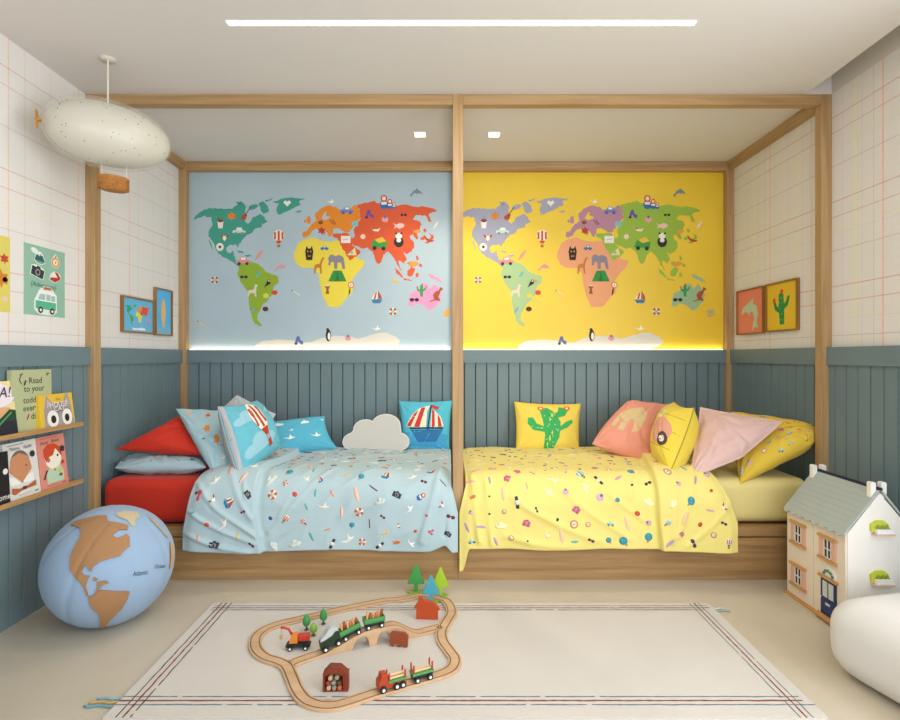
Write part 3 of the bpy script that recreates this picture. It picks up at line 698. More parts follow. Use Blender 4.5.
# ------------------------------------------------------------------ pillows from four corners
def pillow(name, label, cat, corners, thick, m, bow=(.06, .06, .06, .06), art=None, back=None, flat=.5, n=44, wrinkle=.004, seed=0, piping=None, flange=0.0, mback=None):
    """corners TL,TR,BR,BL in world; bow = left,right,bottom,top inward pull; the printed face looks along (TR-TL)x... towards the viewer"""
    TL, TR, BR, BL = [Vector(c) for c in corners]
    nrm = ((TR - BL).cross(TL - BR)).normalized()
    if nrm.length < .5: nrm = Vector((0, -1, 0))
    if back: nrm = -nrm
    def base(u, v):                      # u,v in -1..1
        a = (1 - u) / 2; b = (1 - v) / 2
        l, r, bt, tp = bow
        uu = u * (1 - ((l if u < 0 else r) * (1 - v * v)))
        vv = v * (1 - ((bt if v < 0 else tp) * (1 - u * u)))
        a = (1 - uu) / 2; b = (1 - vv) / 2
        return (TL * a + TR * (1 - a)) * (1 - b) + (BL * a + BR * (1 - a)) * b
    def puff(u, v):
        k = 1 - flange
        a, b = min(1, abs(u) / k), min(1, abs(v) / k)
        q = max(0, (1 - a ** 2.6)) * max(0, (1 - b ** 2.6))
        return q ** flat
    ctr = (TL + TR + BR + BL) / 4
    def surf(u, v, h=0.0, side=1):
        p = base(u, v); f = puff(u, v)
        w = wrinkle * mnoise.noise(Vector((u * 2.6 + seed, v * 2.6, seed * 1.7))) * (1 - f * .3)
        cr = 0
        for sx in (-1, 1):
            for sy in (-1, 1):
                du, dvv = u - sx, v - sy; rr_ = math.hypot(du, dvv)
                cr += wrinkle * .9 * math.sin(math.atan2(dvv, du) * 14 + seed) * math.exp(-((rr_ - .35) / .25) ** 2)
        # long soft creases running in from the seams
        for q in range(5):
            r1 = math.sin(seed * 12.9 + q * 78.2) * 43758.5; r1 -= math.floor(r1)
            r2 = math.sin(seed * 39.3 + q * 11.1) * 24634.6; r2 -= math.floor(r2)
            an = 2 * math.pi * r1; ox, oy = .75 * math.cos(an), .75 * math.sin(an); ta = an + math.pi + (r2 - .5) * 1.4
            du, dvv = u - ox, v - oy; al = du * math.cos(ta) + dvv * math.sin(ta); pe = -du * math.sin(ta) + dvv * math.cos(ta)
            cr -= wrinkle * 1.5 * math.exp(-(pe / .045) ** 2) * math.exp(-((al - .25) / .38) ** 2)
            cr += wrinkle * .9 * math.exp(-((pe - .10) / .07) ** 2) * math.exp(-((al - .25) / .38) ** 2)
        e = thick / 2 * f + (w * 1.6 + cr) * min(1, f * 3) + .0015
        return p + nrm * (side * (e + h))
    t = None; mb = MB()
    vs = []; fs = []
    sp = [math.sin(math.pi / 2 * (2 * i / n - 1)) for i in range(n + 1)]
    for side in (1, -1):
        vs = []; fs = []
        for j in range(n + 1):
            for i in range(n + 1):
                vs.append(surf(sp[i], sp[j], 0, side))
        for j in range(n):
            for i in range(n):
                a = j * (n + 1) + i; q = (a, a + 1, a + n + 2, a + n + 1)
                fs.append(q if side * (1 if not back else -1) < 0 else q[::-1])
        mb.add(vs, fs, m if side == 1 or mback is None else mback, True)
    # the seam ring
    ring = [(sp[i], -1) for i in range(n)] + [(1, sp[i]) for i in range(n)] + [(sp[n - i], 1) for i in range(n)] + [(-1, sp[n - i]) for i in range(n)]
    a = [surf(u, v, 0, 1) for u, v in ring]; b = [surf(u, v, 0, -1) for u, v in ring]; N = len(ring)
    mb.add(a + b, [(i, (i + 1) % N, N + (i + 1) % N, N + i) for i in range(N)], m, True)
    if art: art(mb, lambda u, v, h: surf(u, v, h, 1))
    if piping:
        o = mb.build(name)
        pb = MB(); pts = [base(u, v) for u, v in ring]; pts.append(pts[0]); pb.tube(pts, .004, piping, n=6)
        po = pb.build('piping', o)
        return tag(o, label, cat)
    return tag(mb.build(name), label, cat)
def fab(c, **k): return mat(c, .78, bump=.3, bscale=380, sheen=.08)
def scatter(icons, seed, sz, count=40, gap=.28, ghost=None):
    def art(mb, fn):
        r = random.Random(seed); pts = []
        for _ in range(1500):
            x, y = r.uniform(-.9, .9), r.uniform(-.9, .9)
            if all((x - a) ** 2 + (y - b) ** 2 > gap * gap for a, b in pts): pts.append((x, y))
            if len(pts) >= count: break
        for x, y in pts:
            draw(mb, fn, icons[r.randrange(len(icons))], (x, y, sz * r.uniform(.7, 1.15), r.uniform(-1, 1)), h0=.0012, maxlen=.09)
    return art
# ---- blue bed
tag_ = None
pillow('pillow', 'light blue printed pillow lying flat under the red pillow', 'pillow',
       [P(125, 459, 3.5), P(206, 460, 3.5), P(206, 467.5, 3.17), P(115, 468, 3.17)], .115, fab('#a5c0cc'), bow=(0, .02, .02, .02), art=scatter(BI, 5, .09, 16, .35), seed=1, wrinkle=.006)
pillow('pillow', 'bright red pillow leaning on top of the flat light blue pillow', 'pillow',
       [P(178, 417, 3.40), P(228, 430, 3.60), P(207, 455, 3.26), P(116, 449.5, 3.22)], .14, fab('#c4280e'), bow=(.06, .05, .05, .0), seed=2, wrinkle=.005)
def _plane_art(mb, fn):
    draw(mb, fn, ic_fish('#d9822f'), (-.45, .22, .17, .3), maxlen=.09, h0=.0012)
    draw(mb, fn, ic_fish('#dd8a2c'), (-.25, -.12, .2, .8), maxlen=.09, h0=.0012)
    draw(mb, fn, ic_fish('#cf5a2c'), (-.15, .66, .12, .3), maxlen=.09, h0=.0012)
    draw(mb, fn, ic_leaf('#efa88a'), (-.7, .8, .1, .3), maxlen=.09, h0=.0012)
    draw(mb, fn, ic_blob('#2f6f68', .6), (-.72, .0, .10, .5), maxlen=.09, h0=.0012)
    draw(mb, fn, ic_bird('#f0e4d2'), (-.3, -.62, .15, .3), maxlen=.09, h0=.0012)
    draw(mb, fn, ic_blob('#3a3550', .5), (0, -.85, .1, .5), maxlen=.09, h0=.0012)
    draw(mb, fn, ic_pencil('#c88a3a'), (-.1, -.3, .12, .5), maxlen=.09, h0=.0012)
pillow('pillow', 'light blue printed pillow standing on a corner beside the red pillow', 'pillow',
       [P(176, 409, 3.36), P(234, 411, 3.52), P(250, 472, 3.26), P(216, 479, 3.11)], .12, fab('#a2c3cf'), bow=(-.0, .06, .0, .03), art=_plane_art, seed=3, wrinkle=.007)
pillow('pillow', 'grey pillow with its corner peeking out behind the hot-air balloon cushion', 'pillow',
       [P(237, 395, 3.66), P(276, 414, 3.68), P(256, 455, 3.56), P(208, 420, 3.60)], .08, fab('#b9bcc0'), bow=(.02, .05, .05, .03), seed=4)
def _balloon_art(mb, fn):
    for cx_, cy_, s in ((-.35, .42, .6), (-.15, -.48, .8), (.75, .5, .3)):
        draw(mb, fn, ic_cloud('#93c4d6'), (cx_, cy_, (s, s * .7), .1), maxlen=.09, h0=.0010)
    draw(mb, fn, [(rc(-.995, -.98, -.90, .98), '#b4b6bb')], maxlen=.09, h0=.0015)
    draw(mb, fn, ic_balloon('#b8321f', '#f3ead6', '#b3361f'), (.12, .10, (.46, .84), .16), maxlen=.07, h0=.0026)
pillow('cushion', 'turquoise cushion with a red and cream striped hot-air balloon', 'cushion',
       [P(218, 407, 3.18), P(257, 401, 3.52), P(280, 447, 3.44), P(239, 478, 3.07)], .18, fab('#62b4c8'), bow=(-.05, -.12, .0, .06), art=_balloon_art, seed=5, mback=fab('#a9abb0'), piping=fab('#a9abb0'))
def _sky_art(mb, fn):
    for x, y, s in ((-.55, .55, .2), (.3, .55, .17), (-.3, -.35, .2), (.55, -.3, .2), (.9, .7, .08), (-.2, .1, .1)):
        draw(mb, fn, ic_cloud() if s in (.2, .17) and y > 0 else ic_bird(), (x, y, (s, s * 1.3), .1), maxlen=.09, h0=.0012)
pillow('cushion', 'small sky blue cushion with white clouds and birds', 'cushion',
       [P(262, 423, 3.86), P(325, 416, 3.96), P(338, 449, 3.84), P(268, 455, 3.70)], .12, fab('#56b4d2'), bow=(.02, .12, .0, .04), art=_sky_art, seed=6)
def _boat_art(mb, fn):
    draw(mb, fn, [(rc(-.93, -.9, .93, -.35), '#3f9fd0')], maxlen=.12, h0=.0008)
    draw(mb, fn, [([(-.55, -.3), (.85, -.2), (.55, -.72), (-.25, -.78)], '#2471a8'), ([(-.75, -.12), (.1, -.2), (.15, .55), (.28, .85), (-.15, .7), (-.5, .35)], '#f0e6cc'),
        ([(-.72, -.1), (-.55, -.13), (-.2, .6), (-.42, .4)], '#cc2f22'), ([(-.4, -.14), (-.18, -.16), (.08, .74), (-.08, .72)], '#cc2f22'), ([(.3, -.16), (.88, -.06), (.75, .3), (.35, .7)], '#f0e6cc'),
        ([(.36, -.14), (.5, -.12), (.46, .55), (.36, .7)], '#cc2f22'), ([(.64, -.1), (.8, -.07), (.72, .25), (.6, .42)], '#cc2f22'), (bar(.18, -.25, .32, .86, .06), '#1f2a44'), (bar(-.6, -.22, .85, -.14, .07), '#1f2a44'), ([(.32, .88), (.65, .74), (.58, .62), (.34, .74)], '#cc2f22')], (-.08, 0, .95, 0), maxlen=.08, h0=.0016)
pillow('cushion', 'square turquoise cushion with a red and white striped sailing boat', 'cushion',
       [P(399, 401, 4.05), P(452.5, 400.5, 4.05), P(449.5, 453, 3.93), P(402, 449, 3.93)], .12, fab('#52bbd2'), bow=(.03, .06, .04, .05), art=_boat_art, seed=7)
# cloud cushion: rounded slab
def cloud_outline():
    pts = []
    for cx_, cy_, r, a0, a1 in ((.085, .085, .085, 265, 108), (.165, .205, .088, 188, 52), (.315, .240, .105, 150, 2), (.40, .085, .088, 72, -85)):
        for i in range(15):
            t = math.radians(a0 + (a1 - a0) * i / 14); pts.append((cx_ + r * math.cos(t) - .243, cy_ + r * math.sin(t)))
    return pts
t = thing('cloud_cushion', 'pale grey cloud-shaped cushion standing beside the sailing boat cushion', 'cushion', (P(376, 449, 3.87).x, 3.87, .575), 0)
MT = Matrix.Rotation(math.radians(-10), 4, 'X')
co = cloud_outline()
co = [(x * .98, z * .76) for x, z in co]
MB().prism(co, fab('#cdcac4'), .055, MT).build('body', t, bevel=.016, bseg=4)
pb = MB(); pb.tube([MT @ Vector((x * .985, -.024, z * .985 + .002)) for x, z in co] , .0045, mat('#e6e4de', .7), n=6); pb.build('piping', t)
# ---- yellow bed
def _cactus_art(mb, fn):
    g = '#2fae5c'
    L = [([(-.16, -1.02), (.12, -1.02), (.34, -.5), (.38, .1), (.2, .55), (-.05, .78), (-.3, .72), (-.2, .2), (-.12, -.4)], g), ([(-.12, -.3), (-.5, -.22), (-.68, .05), (-.66, .3), (-.5, .3), (-.4, .05), (-.15, -.08)], g),
         ([(.3, -.28), (.6, -.1), (.78, .15), (.72, .25), (.55, .15), (.32, -.12)], g), ([(.22, .3), (.5, .4), (.62, .72), (.3, .82), (.28, .6), (.2, .5)], g), (ell(-.25, .73, .1, .1, 10), '#e0532c'), (ell(-.25, .73, .05, .05, 8), '#f4e6b0'), (ell(.56, .76, .1, .1, 10), '#e0532c'), (ell(.56, .76, .05, .05, 8), '#f4e6b0')]
    draw(mb, fn, L, maxlen=.08, h0=.001, dh=.0003)
    r = random.Random(3); D_ = []
    for _ in range(26):
        x, y = r.uniform(-.15, .3), r.uniform(-.95, .65); D_.append((ell(x, y, .018, .025, 5), '#bfe8b0'))
    for _ in range(8):
        x = r.uniform(-.6, -.2); D_.append((ell(x, -.15 + .3 * max(0, -x - .3), .018, .022, 5), '#bfe8b0'))
    for d_ in D_: draw(mb, fn, [d_], h0=.0042)
pillow('cushion', 'yellow cushion with a big green cactus leaning on the back wall', 'cushion',
       [P(514.5, 402, 4.05), P(580.5, 404, 4.05), P(579, 451, 3.92), P(516, 451, 3.92)], .12, fab('#ecd458'), bow=(.05, .04, .0, .07), art=_cactus_art, seed=8, piping=fab('#e2b83a'))
def _ele_art(mb, fn):
    draw(mb, fn, [([(-.9, -.55), (-.85, 0), (-.72, .4), (-.35, .66), (.2, .68), (.6, .45), (.72, .0), (.62, -.35), (.55, -.85), (.2, -.85), (.15, -.3), (-.1, -.2), (-.18, -.5), (-.22, -.85), (-.52, -.8), (-.46, -.25), (-.62, -.1), (-.72, -.6)], '#d9c392')], (-.26, .08, (.60, .62), .15), maxlen=.09, h0=.0012)
pillow('cushion', 'salmon pink cushion with a beige elephant', 'cushion',
       [P(628, 401, 3.86), P(674, 406, 3.82), P(655, 464, 3.50), P(592, 444, 3.62)], .17, fab('#e59a86'), bow=(-.10, .0, -.04, .03), art=_ele_art, seed=9, wrinkle=.009)
def _grid_art(mb, fn):
    for a in (-.5, 0, .5):
        draw(mb, fn, [(bar(-.97, a, .97, a, .02), '#b59a2c')], maxlen=.12, h0=.0008)
    draw(mb, fn, [(ell(.35, -.05, .5, .42, 18), '#e0a08c')], maxlen=.09, h0=.0012)
    draw(mb, fn, [(ell(.62, -.28, .2, .2, 14), '#4a3b38'), (ell(.62, -.28, .1, .1, 12), '#efe9dc')], maxlen=.09, h0=.0026)
    draw(mb, fn, [(ell(.1, .5, .16, .2, 12), '#d8ddc2')], maxlen=.09, h0=.0012)
c_ = [P(674, 402, 3.62), P(694, 408, 3.36), P(671, 470, 3.10), P(658, 461, 3.50)]
pillow('cushion', 'rounded bright yellow cushion with a pink patch and a black ring', 'cushion', c_, .25, fab('#e8d048'), bow=(-.07, -.12, -.10, .10), art=_grid_art, seed=10, flat=.6, wrinkle=.004, piping=fab('#b59d34'))
pillow('pillow', 'blush pink pillow leaning over the dark yellow printed pillow', 'pillow',
       [P(700, 407, 3.50), P(783, 421.5, 3.16), P(741, 458, 3.09), P(689, 479, 3.075)], .10, fab('#dcbab5'), bow=(.03, -.03, .0, .03), seed=11, wrinkle=.009, flange=.08)
pillow('pillow', 'golden yellow printed pillow against the right-hand wall', 'pillow',
       [P(731, 412, 3.62), P(818, 428, 3.19), P(812, 444, 3.08), P(740, 484, 3.10)], .16, fab('#e4c442'), bow=(-.04, -.04, .03, .0), art=scatter(YI, 8, .085, 44, .24), seed=12, wrinkle=.006)
# ================================================================== rug
t = thing('rug', 'large cream woven rug with thin dark stripes along its edges', 'rug', (.05, 2.3, 0))
RX0, RX1, RY0, RY1, RZ = -1.192, 1.300, 1.853, 2.717, .012
m_rug = mat('#c9c4be', .95, bump=.6, bscale=260, var=.03, vscale=3)
mb = MB().box(RX0, RY0, 0.0, RX1, RY1, RZ, m_rug)
rnd = random.Random(2)
def wob(x0, y0, x1, y1, w, m, seed, dash=0.0):
    n = int(math.hypot(x1 - x0, y1 - y0) / .018); dx, dy = (x1 - x0) / n, (y1 - y0) / n; L = math.hypot(dx, dy); nx, ny = -dy / L, dx / L
    r = random.Random(seed); k = 0
    off = [.0022 * mnoise.noise(Vector((i * .35, seed, 0))) for i in range(n + 1)]
    for i in range(n):
        if dash and mnoise.noise(Vector((i * .5, seed * 3.3, 1))) > dash: continue
        ww = w * (.75 + .4 * r.random())
        a = (x0 + dx * i, y0 + dy * i); b = (x0 + dx * (i + 1), y0 + dy * (i + 1))
        q = [(a[0] + nx * (off[i] - ww / 2), a[1] + ny * (off[i] - ww / 2)), (b[0] + nx * (off[i + 1] - ww / 2), b[1] + ny * (off[i + 1] - ww / 2)),
             (b[0] + nx * (off[i + 1] + ww / 2), b[1] + ny * (off[i + 1] + ww / 2)), (a[0] + nx * (off[i] + ww / 2), a[1] + ny * (off[i] + ww / 2))]
        mb.add([(x, y, RZ + .0008 + .0001 * (seed % 5)) for x, y in q], [(0, 1, 2, 3)], m, False)
kd, kr, kb = mat('#3d3430', .95), mat('#86402a', .95), mat('#637681', .95)
wob(RX0, 1.968, RX1 - .03, 1.968, .005, kb, 1, .5); wob(RX0, 1.945, RX1 - .03, 1.945, .007, kr, 2); wob(RX0, 1.922, RX1, 1.922, .005, kb, 3, .5)
wob(RX0 + .02, 2.642, RX1 - .05, 2.642, .005, kd, 4, .55); wob(RX0 + .02, 2.664, RX1 - .02, 2.664, .007, kr, 5); wob(RX0 + .02, 2.686, RX1 - .02, 2.686, .005, kb, 6)
for i, x in enumerate((-1.148, -1.124, -1.098)): wob(x, RY0, x, RY1, .005 if i != 1 else .007, (kd, kr, kd)[i], 7 + i, .5 if i != 1 else 0)
for i, x in enumerate((1.204, 1.226, 1.248)): wob(x, RY0, x, RY1, .004 if i != 1 else .006, (kb, kr, kb)[i], 11 + i, .5 if i != 1 else 0)
local(t, mb); mb.build('woven_field', t)
for k, (y, x1, c) in enumerate(((1.968, -1.285, '#7fb2c4'), (1.945, -1.300, '#c9a45c'), (1.925, -1.305, '#5f9fb5'))):
    local(t, mb := MB()); pts = [(RX0 + .01 - (RX0 + .01 - x1) * i / 8, y + .004 * math.sin(i * 1.3 + k), .006) for i in range(9)]
    mb.tube(pts, .0035, mat(c, .9), n=6); local(t, mb); mb.build('tassel', t)
for k, (y, x1, c) in enumerate(((2.672, 1.350, '#cfd8d8'), (2.648, 1.372, '#8fa9b0'))):
    mb = MB(); pts = [(RX1 - .01 + (x1 - RX1 + .01) * i / 8, y + .004 * math.sin(i * 1.3 + k), .006) for i in range(9)]
    mb.tube(pts, .0035, mat(c, .9), n=6); local(t, mb); mb.build('tassel', t)

# ================================================================== wooden train track
ZR = .0125
def TP(cx, cy, z=ZR): return FL(235 + cx / 3.75, 550 + cy / 3.75, z)
def catmull(pts, closed, per=8):
    out = []; n = len(pts); rng = range(n if closed else n - 1)
    for i in rng:
        g = lambda k: pts[k % n] if closed else pts[max(0, min(n - 1, k))]
        p0, p1, p2, p3 = g(i - 1), g(i), g(i + 1), g(i + 2)
        for j in range(per):
            t_ = j / per
            out.append(.5 * ((2 * p1) + (-p0 + p2) * t_ + (2 * p0 - 5 * p1 + 4 * p2 - p3) * t_ ** 2 + (-p0 + 3 * p1 - 3 * p2 + p3) * t_ ** 3))
    if not closed: out.append(pts[-1])
    return out
m_track, m_gro = wood('x', '#cfae8a', '#bd9874', .6), mat('#8f6c50', .7)
def ribbon(mb, pts, closed=False, w=.027, th=.010, zf=None):
    prof = [(-1, 0), (-1, .85), (-.94, 1), (-.76, 1), (-.74, .72), (-.58, .72), (-.56, 1), (.56, 1), (.58, .72), (.74, .72), (.76, 1), (.94, 1), (1, .85), (1, 0)]
    n = len(pts); k = len(prof); vs = []
    for i, p in enumerate(pts):
        a = pts[(i + 1) % n] if closed or i < n - 1 else p; b = pts[i - 1] if closed or i > 0 else p
        d = (a - b); d.z = 0; d.normalize(); s = Vector((d.y, -d.x, 0))
        base = p.z
        for u, v in prof: vs.append(Vector((p.x, p.y, 0)) + s * (u * w) + Vector((0, 0, base + v * th if zf is None or v > 0 else zf(i))))
    fs = []; fg = []
    for i in range(n if closed else n - 1):
        for j in range(k - 1):
            q = (i * k + j, ((i + 1) % n) * k + j, ((i + 1) % n) * k + j + 1, i * k + j + 1)
            (fg if j in (4, 8, 3, 5, 7, 9) else fs).append(q)
    mb.add(vs, fs, m_track); mb.add(vs, fg, m_gro)
    if not closed: mb.add(vs, [tuple(range(k)), tuple(range((n - 1) * k, n * k))], m_track)
t = thing('toy_train_track', 'wooden toy railway loop with grooves laid on the cream rug', 'toy track', (-.25, 2.4, 0))
loopc = [(75,355),(84,325),(118,300),(170,281),(240,264),(330,243),(430,220),(540,198),(640,177),(700,168),(760,176),(800,205),(812,240),(795,272),(776,308),(778,345),(805,385),(824,415),(815,447),(780,468),(700,492),(610,518),(520,545),(430,575),(370,590),(310,588),(262,568),(232,530),(212,483),(192,442),(160,424),(112,408),(82,382)]
loop = catmull([TP(x, y) for x, y in loopc], True, 6)
for p in loop: p.z = ZR - (ZR - .001) * smooth((p.y - 2.725) / .05)
N = len(loop); cuts = [0, 24, 48, 66, 84, 102, 120, 138, 160, 180, N]
for a, b in zip(cuts[:-1], cuts[1:]):
    seg = [loop[i % N] for i in range(a, b + 1)]
    seg[0] = seg[0].lerp(seg[1], .04); 
    mb = MB(); ribbon(mb, seg); local(t, mb); mb.build('track_piece', t)
# bridge strand
brc = [(205, 436), (245, 418), (330, 390), (420, 368), (520, 346), (600, 330), (680, 316), (745, 300), (775, 290)]
br = catmull([TP(x, y) for x, y in brc], False, 8)
cum = [0]
for i in range(1, len(br)): cum.append(cum[-1] + (br[i] - br[i - 1]).length)
BL_ = cum[-1]
def brh(s):
    f = s / BL_
    return .058 * smooth((f - .16) / .36) * (1 - smooth((f - .64) / .20))
i0 = next(i for i, s in enumerate(cum) if s / BL_ > .16); i1 = next(i for i, s in enumerate(cum) if s / BL_ > .84)
for a, b in ((2, i0), (i1, len(br) - 3)):
    mb = MB(); ribbon(mb, br[a:b + 1]); local(t, mb); mb.build('track_piece', t)
deck = [Vector((p.x, p.y, p.z + brh(s))) for p, s in zip(br[i0:i1 + 1], cum[i0:i1 + 1])]
# solid sides with two arches: the underside follows the arches
def under(i):
    f = (cum[i0 + i] / BL_)
    top = deck[i].z
    z = ZR
    for c0, hw in ((.435, .050), (.60, .050)):
        q = (f - c0) / hw
        if abs(q) < 1: z = max(z, ZR + (min(top - ZR - .006, .050)) * math.sqrt(1 - q * q))
    if .485 < f < .55: pass
    return min(z, top - .001) if z > ZR else z
fine = []; ff = []
nseg = 90
def deck_at(s):
    for i in range(len(cum) - 1):
        if cum[i + 1] >= s:
            k = (s - cum[i]) / max(1e-9, cum[i + 1] - cum[i]); p = br[i].lerp(br[i + 1], k); break
    return Vector((p.x, p.y, p.z + brh(s)))
s0, s1 = cum[i0], cum[i1]
SS = [s0 + (s1 - s0) * i / nseg for i in range(nseg + 1)]
fine = [deck_at(s) for s in SS]
def zund(i):
    f = SS[i] / BL_; top = fine[i].z; z = ZR
    for c0, hw in ((.44, .052), (.585, .045), (.70, .04)):
        q = (f - c0) / hw
        if abs(q) < 1: z = max(z, ZR + max(0, min(top - ZR - .004, .052)) * (1 - abs(q) ** 3) ** .5)
    return z
mb = MB(); ribbon(mb, fine, zf=zund); local(t, mb)
tag(mb.build('bridge_piece', t), 'raised wooden bridge with arches')

# ---- vehicles
def veh_matrix(p, d, pitch=0.0):
    d = Vector(d); yaw = math.atan2(d.y, d.x)
    return yaw
def wheels(parent, xs, r, hw, zc):
    for x in xs:
        for s in (-1, 1):
            m_ = MB(); m_.cyl((x, s * hw, zc), (x, s * (hw + .007), zc), r, '#1d1e22', n=18)
            w_ = m_.build('wheel', parent)
            h_ = MB(); h_.cyl((x, s * (hw + .0068), zc), (x, s * (hw + .0095), zc), r * .45, '#f1efe9', n=12); h_.build('hub_cap', w_)
def place(t, p0, p1):
    """stand the toy so its wheels run from p0 to p1"""
    d = p1 - p0; yaw = math.atan2(d.y, d.x); pitch = math.atan2(d.z, math.hypot(d.x, d.y))
    t.location = (p0 + p1) / 2
    t.rotation_euler = (0, -pitch, yaw)
gdk, ggr, glt = mat('#1c3320', .45), mat('#3a8244', .45), mat('#4d9452', .45)
def on_bridge(pxx):
    """arc position on the bridge whose picture column is pxx"""
    best = min(SS, key=lambda s: abs(CX + deck_at(s).x * F / deck_at(s).y - pxx)); return best
def bp(s):
    p = deck_at(s); p.z += .0095; return p
def place_on(t, pxc, L):
    s = on_bridge(pxc); place(t, bp(s - L / 2), bp(s + L / 2))
W2 = .019
t = thing('toy_locomotive', 'dark green toy locomotive with grey roof climbing the bridge', 'toy train')
R90 = Matrix.Identity(4)
MB().prism([(-.044, .010), (.044, .010), (.044, .058), (.030, .062), (.012, .050), (-.020, .046), (-.040, .046)], gdk, .036).build('body', t, bevel=.002)
MB().prism([(-.040, .0465), (-.020, .0465), (.012, .0505), (.030, .0625), (.044, .0585), (.040, .074), (.018, .084), (.004, .080), (-.012, .066), (-.030, .058)], mat('#b9bcbd', .5), .030).build('roof', t, bevel=.003)
wheels(t, (-.028, .028), .0125, W2, .0125)
place_on(t, 331, .07)
wag_labels = ('green toy wagon with wooden logs directly behind the locomotive on the bridge', 'green toy wagon with wooden logs, last of the train on the bridge')
def log_wagon(label, red=False):
    t = thing('toy_wagon', label, 'toy wagon', group=None)
    MB().box(-.042, -.016, .012, .042, .016, .026, '#1d1f22').build('chassis', t, bevel=.002)
    MB().box(-.046, -.020, .026, .046, .020, .034, ggr if not red else glt).box(-.046, -.020, .034, .046, -.016, .046, glt).box(-.046, .016, .034, .046, .020, .046, glt).box(-.046, -.016, .034, -.042, .016, .046, glt).box(.042, -.016, .034, .046, .016, .046, glt).build('tray', t)
    wheels(t, (-.029, .029), .0115, W2 - .002, .0115)
    return t
lr = random.Random(5)
for k, pxc in enumerate((352, 374)):
    t = log_wagon(wag_labels[k]); place_on(t, pxc, .06)
    M_ = t.matrix_basis.copy()
    for i in range(6):
        x = -.032 + .0128 * i; c = '#d9a070' if i % 2 == 0 else ('#a0522f' if i != 3 else '#c98a5c')
        o = MB().cyl((x, lr.uniform(-.006, .006), .0345), (x + .006, lr.uniform(-.004, .004), .062 + lr.uniform(0, .010)), .0055, c, n=10).build('wooden_log')
        o.location = M_.translation; o.rotation_euler = t.rotation_euler
        tag(o, 'small upright toy log loaded in the %s green wagon on the bridge' % ('middle' if k == 0 else 'last'), 'toy log', 'toy logs in the %s wagon' % ('middle' if k == 0 else 'last'))
# red truck train on the loop's front strand
def lp(pxx, side='front'):
    c = [p for p in loop[int(N * .52):int(N * .80)]]
    p = min(c, key=lambda q: abs(CX + q.x * F / q.y - pxx)); q = p.copy(); q.z = ZR + .0095; return q
t = thing('toy_engine', 'orange-red toy truck engine with white-hubbed wheels on the front track', 'toy train')
m_or = mat('#ad3d18', .45)
MB().prism([(-.056, .010), (.052, .010), (.052, .026), (-.022, .026), (-.022, .062), (-.044, .064), (-.048, .046), (-.056, .040)], m_or, .034).build('body', t, bevel=.002)
MB().box(-.020, -.019, .027, .054, .019, .034, glt).build('tray', t, bevel=.001)
for x in (-.015, .048):
    for y in (-.014, .014): MB().cyl((x, y, .034), (x, y, .062), .0035, '#b23a20', n=8).build('stake', t)
wheels(t, (-.040, .012, .036), .0125, W2 - .001, .0125)
place(t, lp(380), lp(402))
M_ = t.matrix_basis.copy(); reng = t.rotation_euler.copy(); leng = t.location.copy()
for y, z, in ((-.006, .0385), (.007, .0385), (0, .048)):
    o = MB().cyl((-.012, y, z), (.046, y, z), .0045, '#d9b48c', n=10).build('wooden_log'); o.location = leng; o.rotation_euler = reng
    tag(o, 'thin toy log lying on the orange-red truck engine', 'toy log', 'toy logs on the truck engine')
t = thing('toy_wagon', 'black and green toy wagon with red stakes behind the orange-red engine', 'toy wagon')
MB().box(-.040, -.016, .011, .040, .016, .026, '#1d1f22').build('chassis', t, bevel=.002)
MB().box(-.044, -.019, .026, .044, .019, .034, glt).build('tray', t, bevel=.001)
for x in (-.038, .038):
    for y in (-.014, .014): MB().cyl((x, y, .034), (x, y, .064), .0035, '#b23a20', n=8).build('stake', t)
wheels(t, (-.026, .026), .0115, W2 - .002, .0115)
place(t, lp(412.5), lp(429))
leng = t.location.copy(); reng = t.rotation_euler.copy()
for y, z, in ((-.006, .0385), (.007, .0385)):
    o = MB().cyl((-.034, y, z), (.034, y, z), .0045, '#d9b48c', n=10).build('wooden_log'); o.location = leng; o.rotation_euler = reng
    tag(o, 'thin toy log lying on the red-staked toy wagon', 'toy log', 'toy logs on the red-staked wagon')

# ---- scenery blocks
def block(name, label, cat, p, rz, th, polys, mcol, extra=None):
    t = thing(name, label, cat, p, rz)
    MB().prism(polys, mat(mcol, .5), th).build('body', t, bevel=.002)
    if extra: extra(t)
    return t
block('toy_house', 'flat orange wooden toy house with chimney in front of the toy trees', 'toy block', FL(427, 618.5, ZR) , math.radians(-4), .022,
      [(-.050, 0), (.052, 0), (.052, .044), (.062, .046), (.030, .082), (-.020, .084), (-.024, .100), (-.040, .102), (-.042, .078), (-.062, .050), (-.050, .050)], '#b3451b')
block('toy_bear', 'brown wooden toy bear shape beside the bridge', 'toy block', FL(399, 646, ZR), math.radians(-8), .018,
      [(-.036, .002), (-.022, .002), (-.020, .012), (-.006, .012), (-.004, 0), (.010, 0), (.012, .010), (.022, .010), (.024, 0), (.038, 0), (.040, .045), (.028, .058), (-.010, .060), (-.030, .058), (-.040, .050), (-.036, .030), (-.044, .022), (-.038, .014)], '#8f4322')
def logs(t):
    rr_ = random.Random(1)
    for i, (x, z) in enumerate(((-.022, .014), (-.002, .014), (.018, .014), (-.024, .032), (-.004, .033), (.017, .032), (-.016, .05), (.008, .052))):
        c = ('#c9a27c', '#8f8f7c', '#b5653a', '#8a3a2a', '#8f8f7c', '#6d3a22')[i % 6]
        MB().cyl((x, -.018, z), (x, .010, z), .008, c, n=12).build('log_end', t)
t = thing('toy_log_house', 'dark red toy woodshed filled with round logs on the rug', 'toy block', FL(335.5, 689, ZR), math.radians(2))
mr = mat('#7a2e1a', .5)
